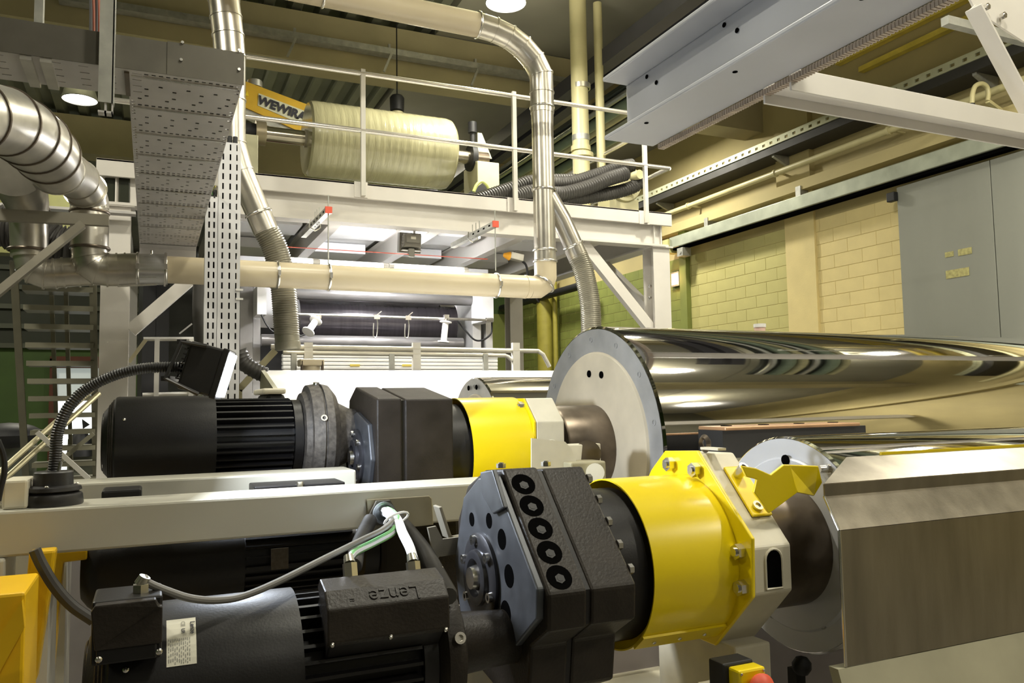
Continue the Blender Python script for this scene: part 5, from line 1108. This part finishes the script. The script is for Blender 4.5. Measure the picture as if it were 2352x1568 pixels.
tag(ribbed([at(912, 1190, Y=2.04), at(945, 1228, Y=1.92), at(975, 1268, Y=1.76), at(995, 1305, Y=1.60), at(1030, 1370, Y=1.45)], .018, .007, .08, 12).build('corrugated_conduit', HOSE), 'black corrugated conduit right of the white wires', 'conduit', 'conduits to the near terminal box')
for i, (u_, v_, w) in enumerate(((803, 1293, 'left'), (948, 1290, 'right'))):
    p = at(u_, v_, Y=1.52); tag(MB().cyl(p-V((0, .01, .03)), p, .014, n=6).cyl(p, p+V((0, .010, .012)), .011, .009, n=14).build('terminal_gland', GLAND), 'nickel cable gland on top of the near terminal box, %s of two' % w, 'gland', 'glands of the near terminal box')
t = thing('u_bracket', 'grey bent U-bracket hanging from the near beam beside the nearest gearbox', 'bracket', (.72, 2.0, 1.8))
ub = [at(*q, Y=2.02) for q in ((994, 1160), (1001, 1158), (1022, 1222), (1034, 1230), (1080, 1222), (1080, 1230), (1030, 1240), (1016, 1230))]
MB().prism(ub, (0, -.05, 0)).build('bent_strip', STRUTM, t, sm=0, bevel=.002)
p = at(1072, 1218, Y=1.96); inst('bolt', BOLTB, p, t)
p = at(1010, 1235, Y=1.95); MB().prism([at(*q, Y=1.9) for q in ((983, 1212), (1002, 1208), (1018, 1240), (1012, 1275), (1000, 1290))], (0, .01, 0)).prism([at(*q, Y=1.91) for q in ((1016, 1238), (1080, 1230), (1080, 1268), (1012, 1278))], (0, .008, 0)).build('end_tab', STRUTM, t, sm=0)

# ------------------------------------------------------------------ work lamp with magnetic base and gooseneck
bc = V((-.205, 2.175, 1.98)); t = thing('work_lamp', 'black gooseneck work lamp with magnetic base shining from the near beam', 'lamp', bc)
LBK = mat('lamp_black_plastic', (.022, .021, .021), .4, var=.15)
MB().lathe(bc, (0, 0, 1), [(0, 0), (0, .062), (.004, .064), (.022, .062), (.026, .060), (.030, .052), (.034, .060), (.042, .058), (.046, .042), (.075, .041), (.078, .038), (.078, 0)], 40).build('magnet_base', LBK, t)
MB().cyl(bc+V((.012, -.02, .078)), bc+V((.016, -.022, .10)), .004, n=8).build('toggle_switch', STEELB, t)
MB().bar(bc+V((-.045, 0, .02)), bc+V((-.02, 0, .075)), .018, .012).build('side_lever', LBK, t, sm=0)
for a in (0, 120, 240): inst('base_screw', SCREW, bc+V((.05*cos(radians(a+20)), .05*sin(radians(a+20)), .044)), t)
neck = [bc+V((0, 0, .06)), at(128, 1040, Y=2.18), at(133, 990, Y=2.185), at(158, 935, Y=2.19), at(200, 893, Y=2.2), at(262, 862, Y=2.2), at(330, 846, Y=2.2), at(400, 843, Y=2.2), at(425, 845, Y=2.2)]
ribbed(neck, .0135, .006, .06, 12).build('gooseneck', LBK, t)
hd = V((.92, -.20, -.27)).normalized(); c = at(482, 852, Y=2.2); side = hd.cross(V((0, 0, 1))).normalized(); upv = side.cross(hd).normalized()
lh = MB().obox(c-hd*.014, hd*.042, side*.055, upv*.062).build('lamp_head', LBK, t, sm=0, bevel=.006)
MB().obox(c+hd*.032, hd*.008, side*.058, upv*.065).build('head_bezel', LBK, t, sm=0, bevel=.003)
for k in range(9): MB().obox(c-hd*.058+upv*(-.05+k*.0125), hd*.008, side*.05, upv*.002).build('heat_fin', LBK, lh, sm=0)
MB().obox(c+hd*.043, hd*.004, side*.050, upv*.057).build('led_window', LEDE, lh, sm=0, bevel=.002)
br_ = [c+upv*.058-hd*.015+side*.06, c+upv*.052-hd*.075+side*.062, c-upv*.045-hd*.085+side*.062, c-upv*.062-hd*.0+side*.06]
for sgn in (1, -1):
    MB().tube([q_ if sgn > 0 else q_-side*.122 for q_ in br_], .006, 6).build('yoke', LBK, t)
MB().bar(br_[2], br_[2]-side*.124, .022, .012).build('yoke_bar', LBK, t); MB().bar(br_[1], br_[1]-side*.124, .022, .012).build('yoke_bar', LBK, t)
light('work_light', 'AREA', c+hd*.055, hd, WORK_W, (.80, .88, 1), .10, .11, parent=t)
# thin black cable at the left edge
tag(MB().tube(spline([at(*q, Y=2.1) for q in ((-5, 1010), (8, 1045), (10, 1085), (2, 1120), (-4, 1150))]), .006, 8).build('edge_cable', RUBBER), 'thin black cable hanging at the left picture edge beside the lamp base', 'cable')
tag(MB().prism([at(*q, Y=2.75) for q in ((75, 1150), (82, 1085), (86, 1150))], (0, .03, 0)).box(-.40, -.30, 2.70, 2.79, 0, 1.93).build('pale_wedge', PANELW, sm=0), 'small pale upright wedge behind the lamp base', 'wedge')

# plates in front of the large roll hub
t = thing('deflector_plate', 'thin pale deflector plate between the two yellow guards', 'plate', at(1270, 1050, Y=2.3))
MB().prism([at(*q, Y=2.35) for q in ((1221, 1006), (1298, 1014), (1312, 1030), (1345, 1110), (1221, 1110))], (0, .006, 0)).build('sheet', CREAMP, t, sm=0)
MB().box(1.22, 1.30, 2.30, 2.36, 1.42, 1.95).build('stay', CREAMP, t, sm=0)
t = thing('pillow_block', 'cream bearing block with round boss beside the deflector plate', 'bearing', at(1350, 1060, Y=2.32))
q0, q1 = at(1300, 1100, Y=2.40), at(1380, 1018, Y=2.40)
MB().box(q0.x, q1.x, 2.40, 2.46, 1.42, q1.z).build('back_plate', CREAMP, t, sm=0, bevel=.004)
q0, q1 = at(1312, 1110, Y=2.30), at(1392, 1058, Y=2.30)
MB().box(q0.x, q1.x, 2.30, 2.40, 1.42, q1.z).build('block', mat('block_olive', (.34, .31, .2), .5), t, sm=0, bevel=.006)
MB().cyl(at(1350, 1042, Y=2.39), at(1350, 1042, Y=2.40), .045, n=24).build('bore', DKSTEEL, t); MB().cyl(at(1367, 1085, Y=2.28), at(1367, 1085, Y=2.30), .03, n=20).build('boss', CREAMP, t)

# beacon behind the large roll
p = at(1745, 752, Y=3.5); t = thing('beacon', 'small white and pink beacon standing behind the large roll', 'beacon', (p.x, 3.5, 1.3))
MB().cyl((p.x, 3.5, 1.3), (p.x, 3.5, p.z), .03, n=16).build('stem', mat('pink_plastic', (.75, .5, .42), .4), t); MB().cyl((p.x, 3.5, p.z), (p.x, 3.5, p.z+.02), .034, n=16).build('cap', WPLAST, t)

# bar built for the copper-lit reflection between the large and the near roll
t = thing('reflected_bar', 'copper-toned flat bar with dark holes, built for a reflection between the large roll and the near roll', 'bar', (2.4, 2.12, 1.5))
zb_ = at(1700, 978, Y=2.10).z
MB().box(1.66, 2.24, 2.06, 2.20, zb_-.012, zb_).build('flat_bar', mat('copper_lit_bar', (.50, .30, .17), .35, .5, var=.2, vs=6), t, sm=0, bevel=.003)
MB().box(1.66, 2.28, 2.075, 2.20, zb_-.10, zb_-.012).build('dark_rail', RUBBER, t, sm=0)
for k in range(4): inst('slot', mesh_of(MB().cyl((0, 0, 0), (0, 0, .002), .018, n=14), DARK, 0), (1.72+k*.155, 2.13, zb_), t)
for x in (1.70, 2.18): MB().box(x, x+.06, 2.10, 2.18, 1.5, zb_-.1).build('post', CREAMP, t, sm=0)
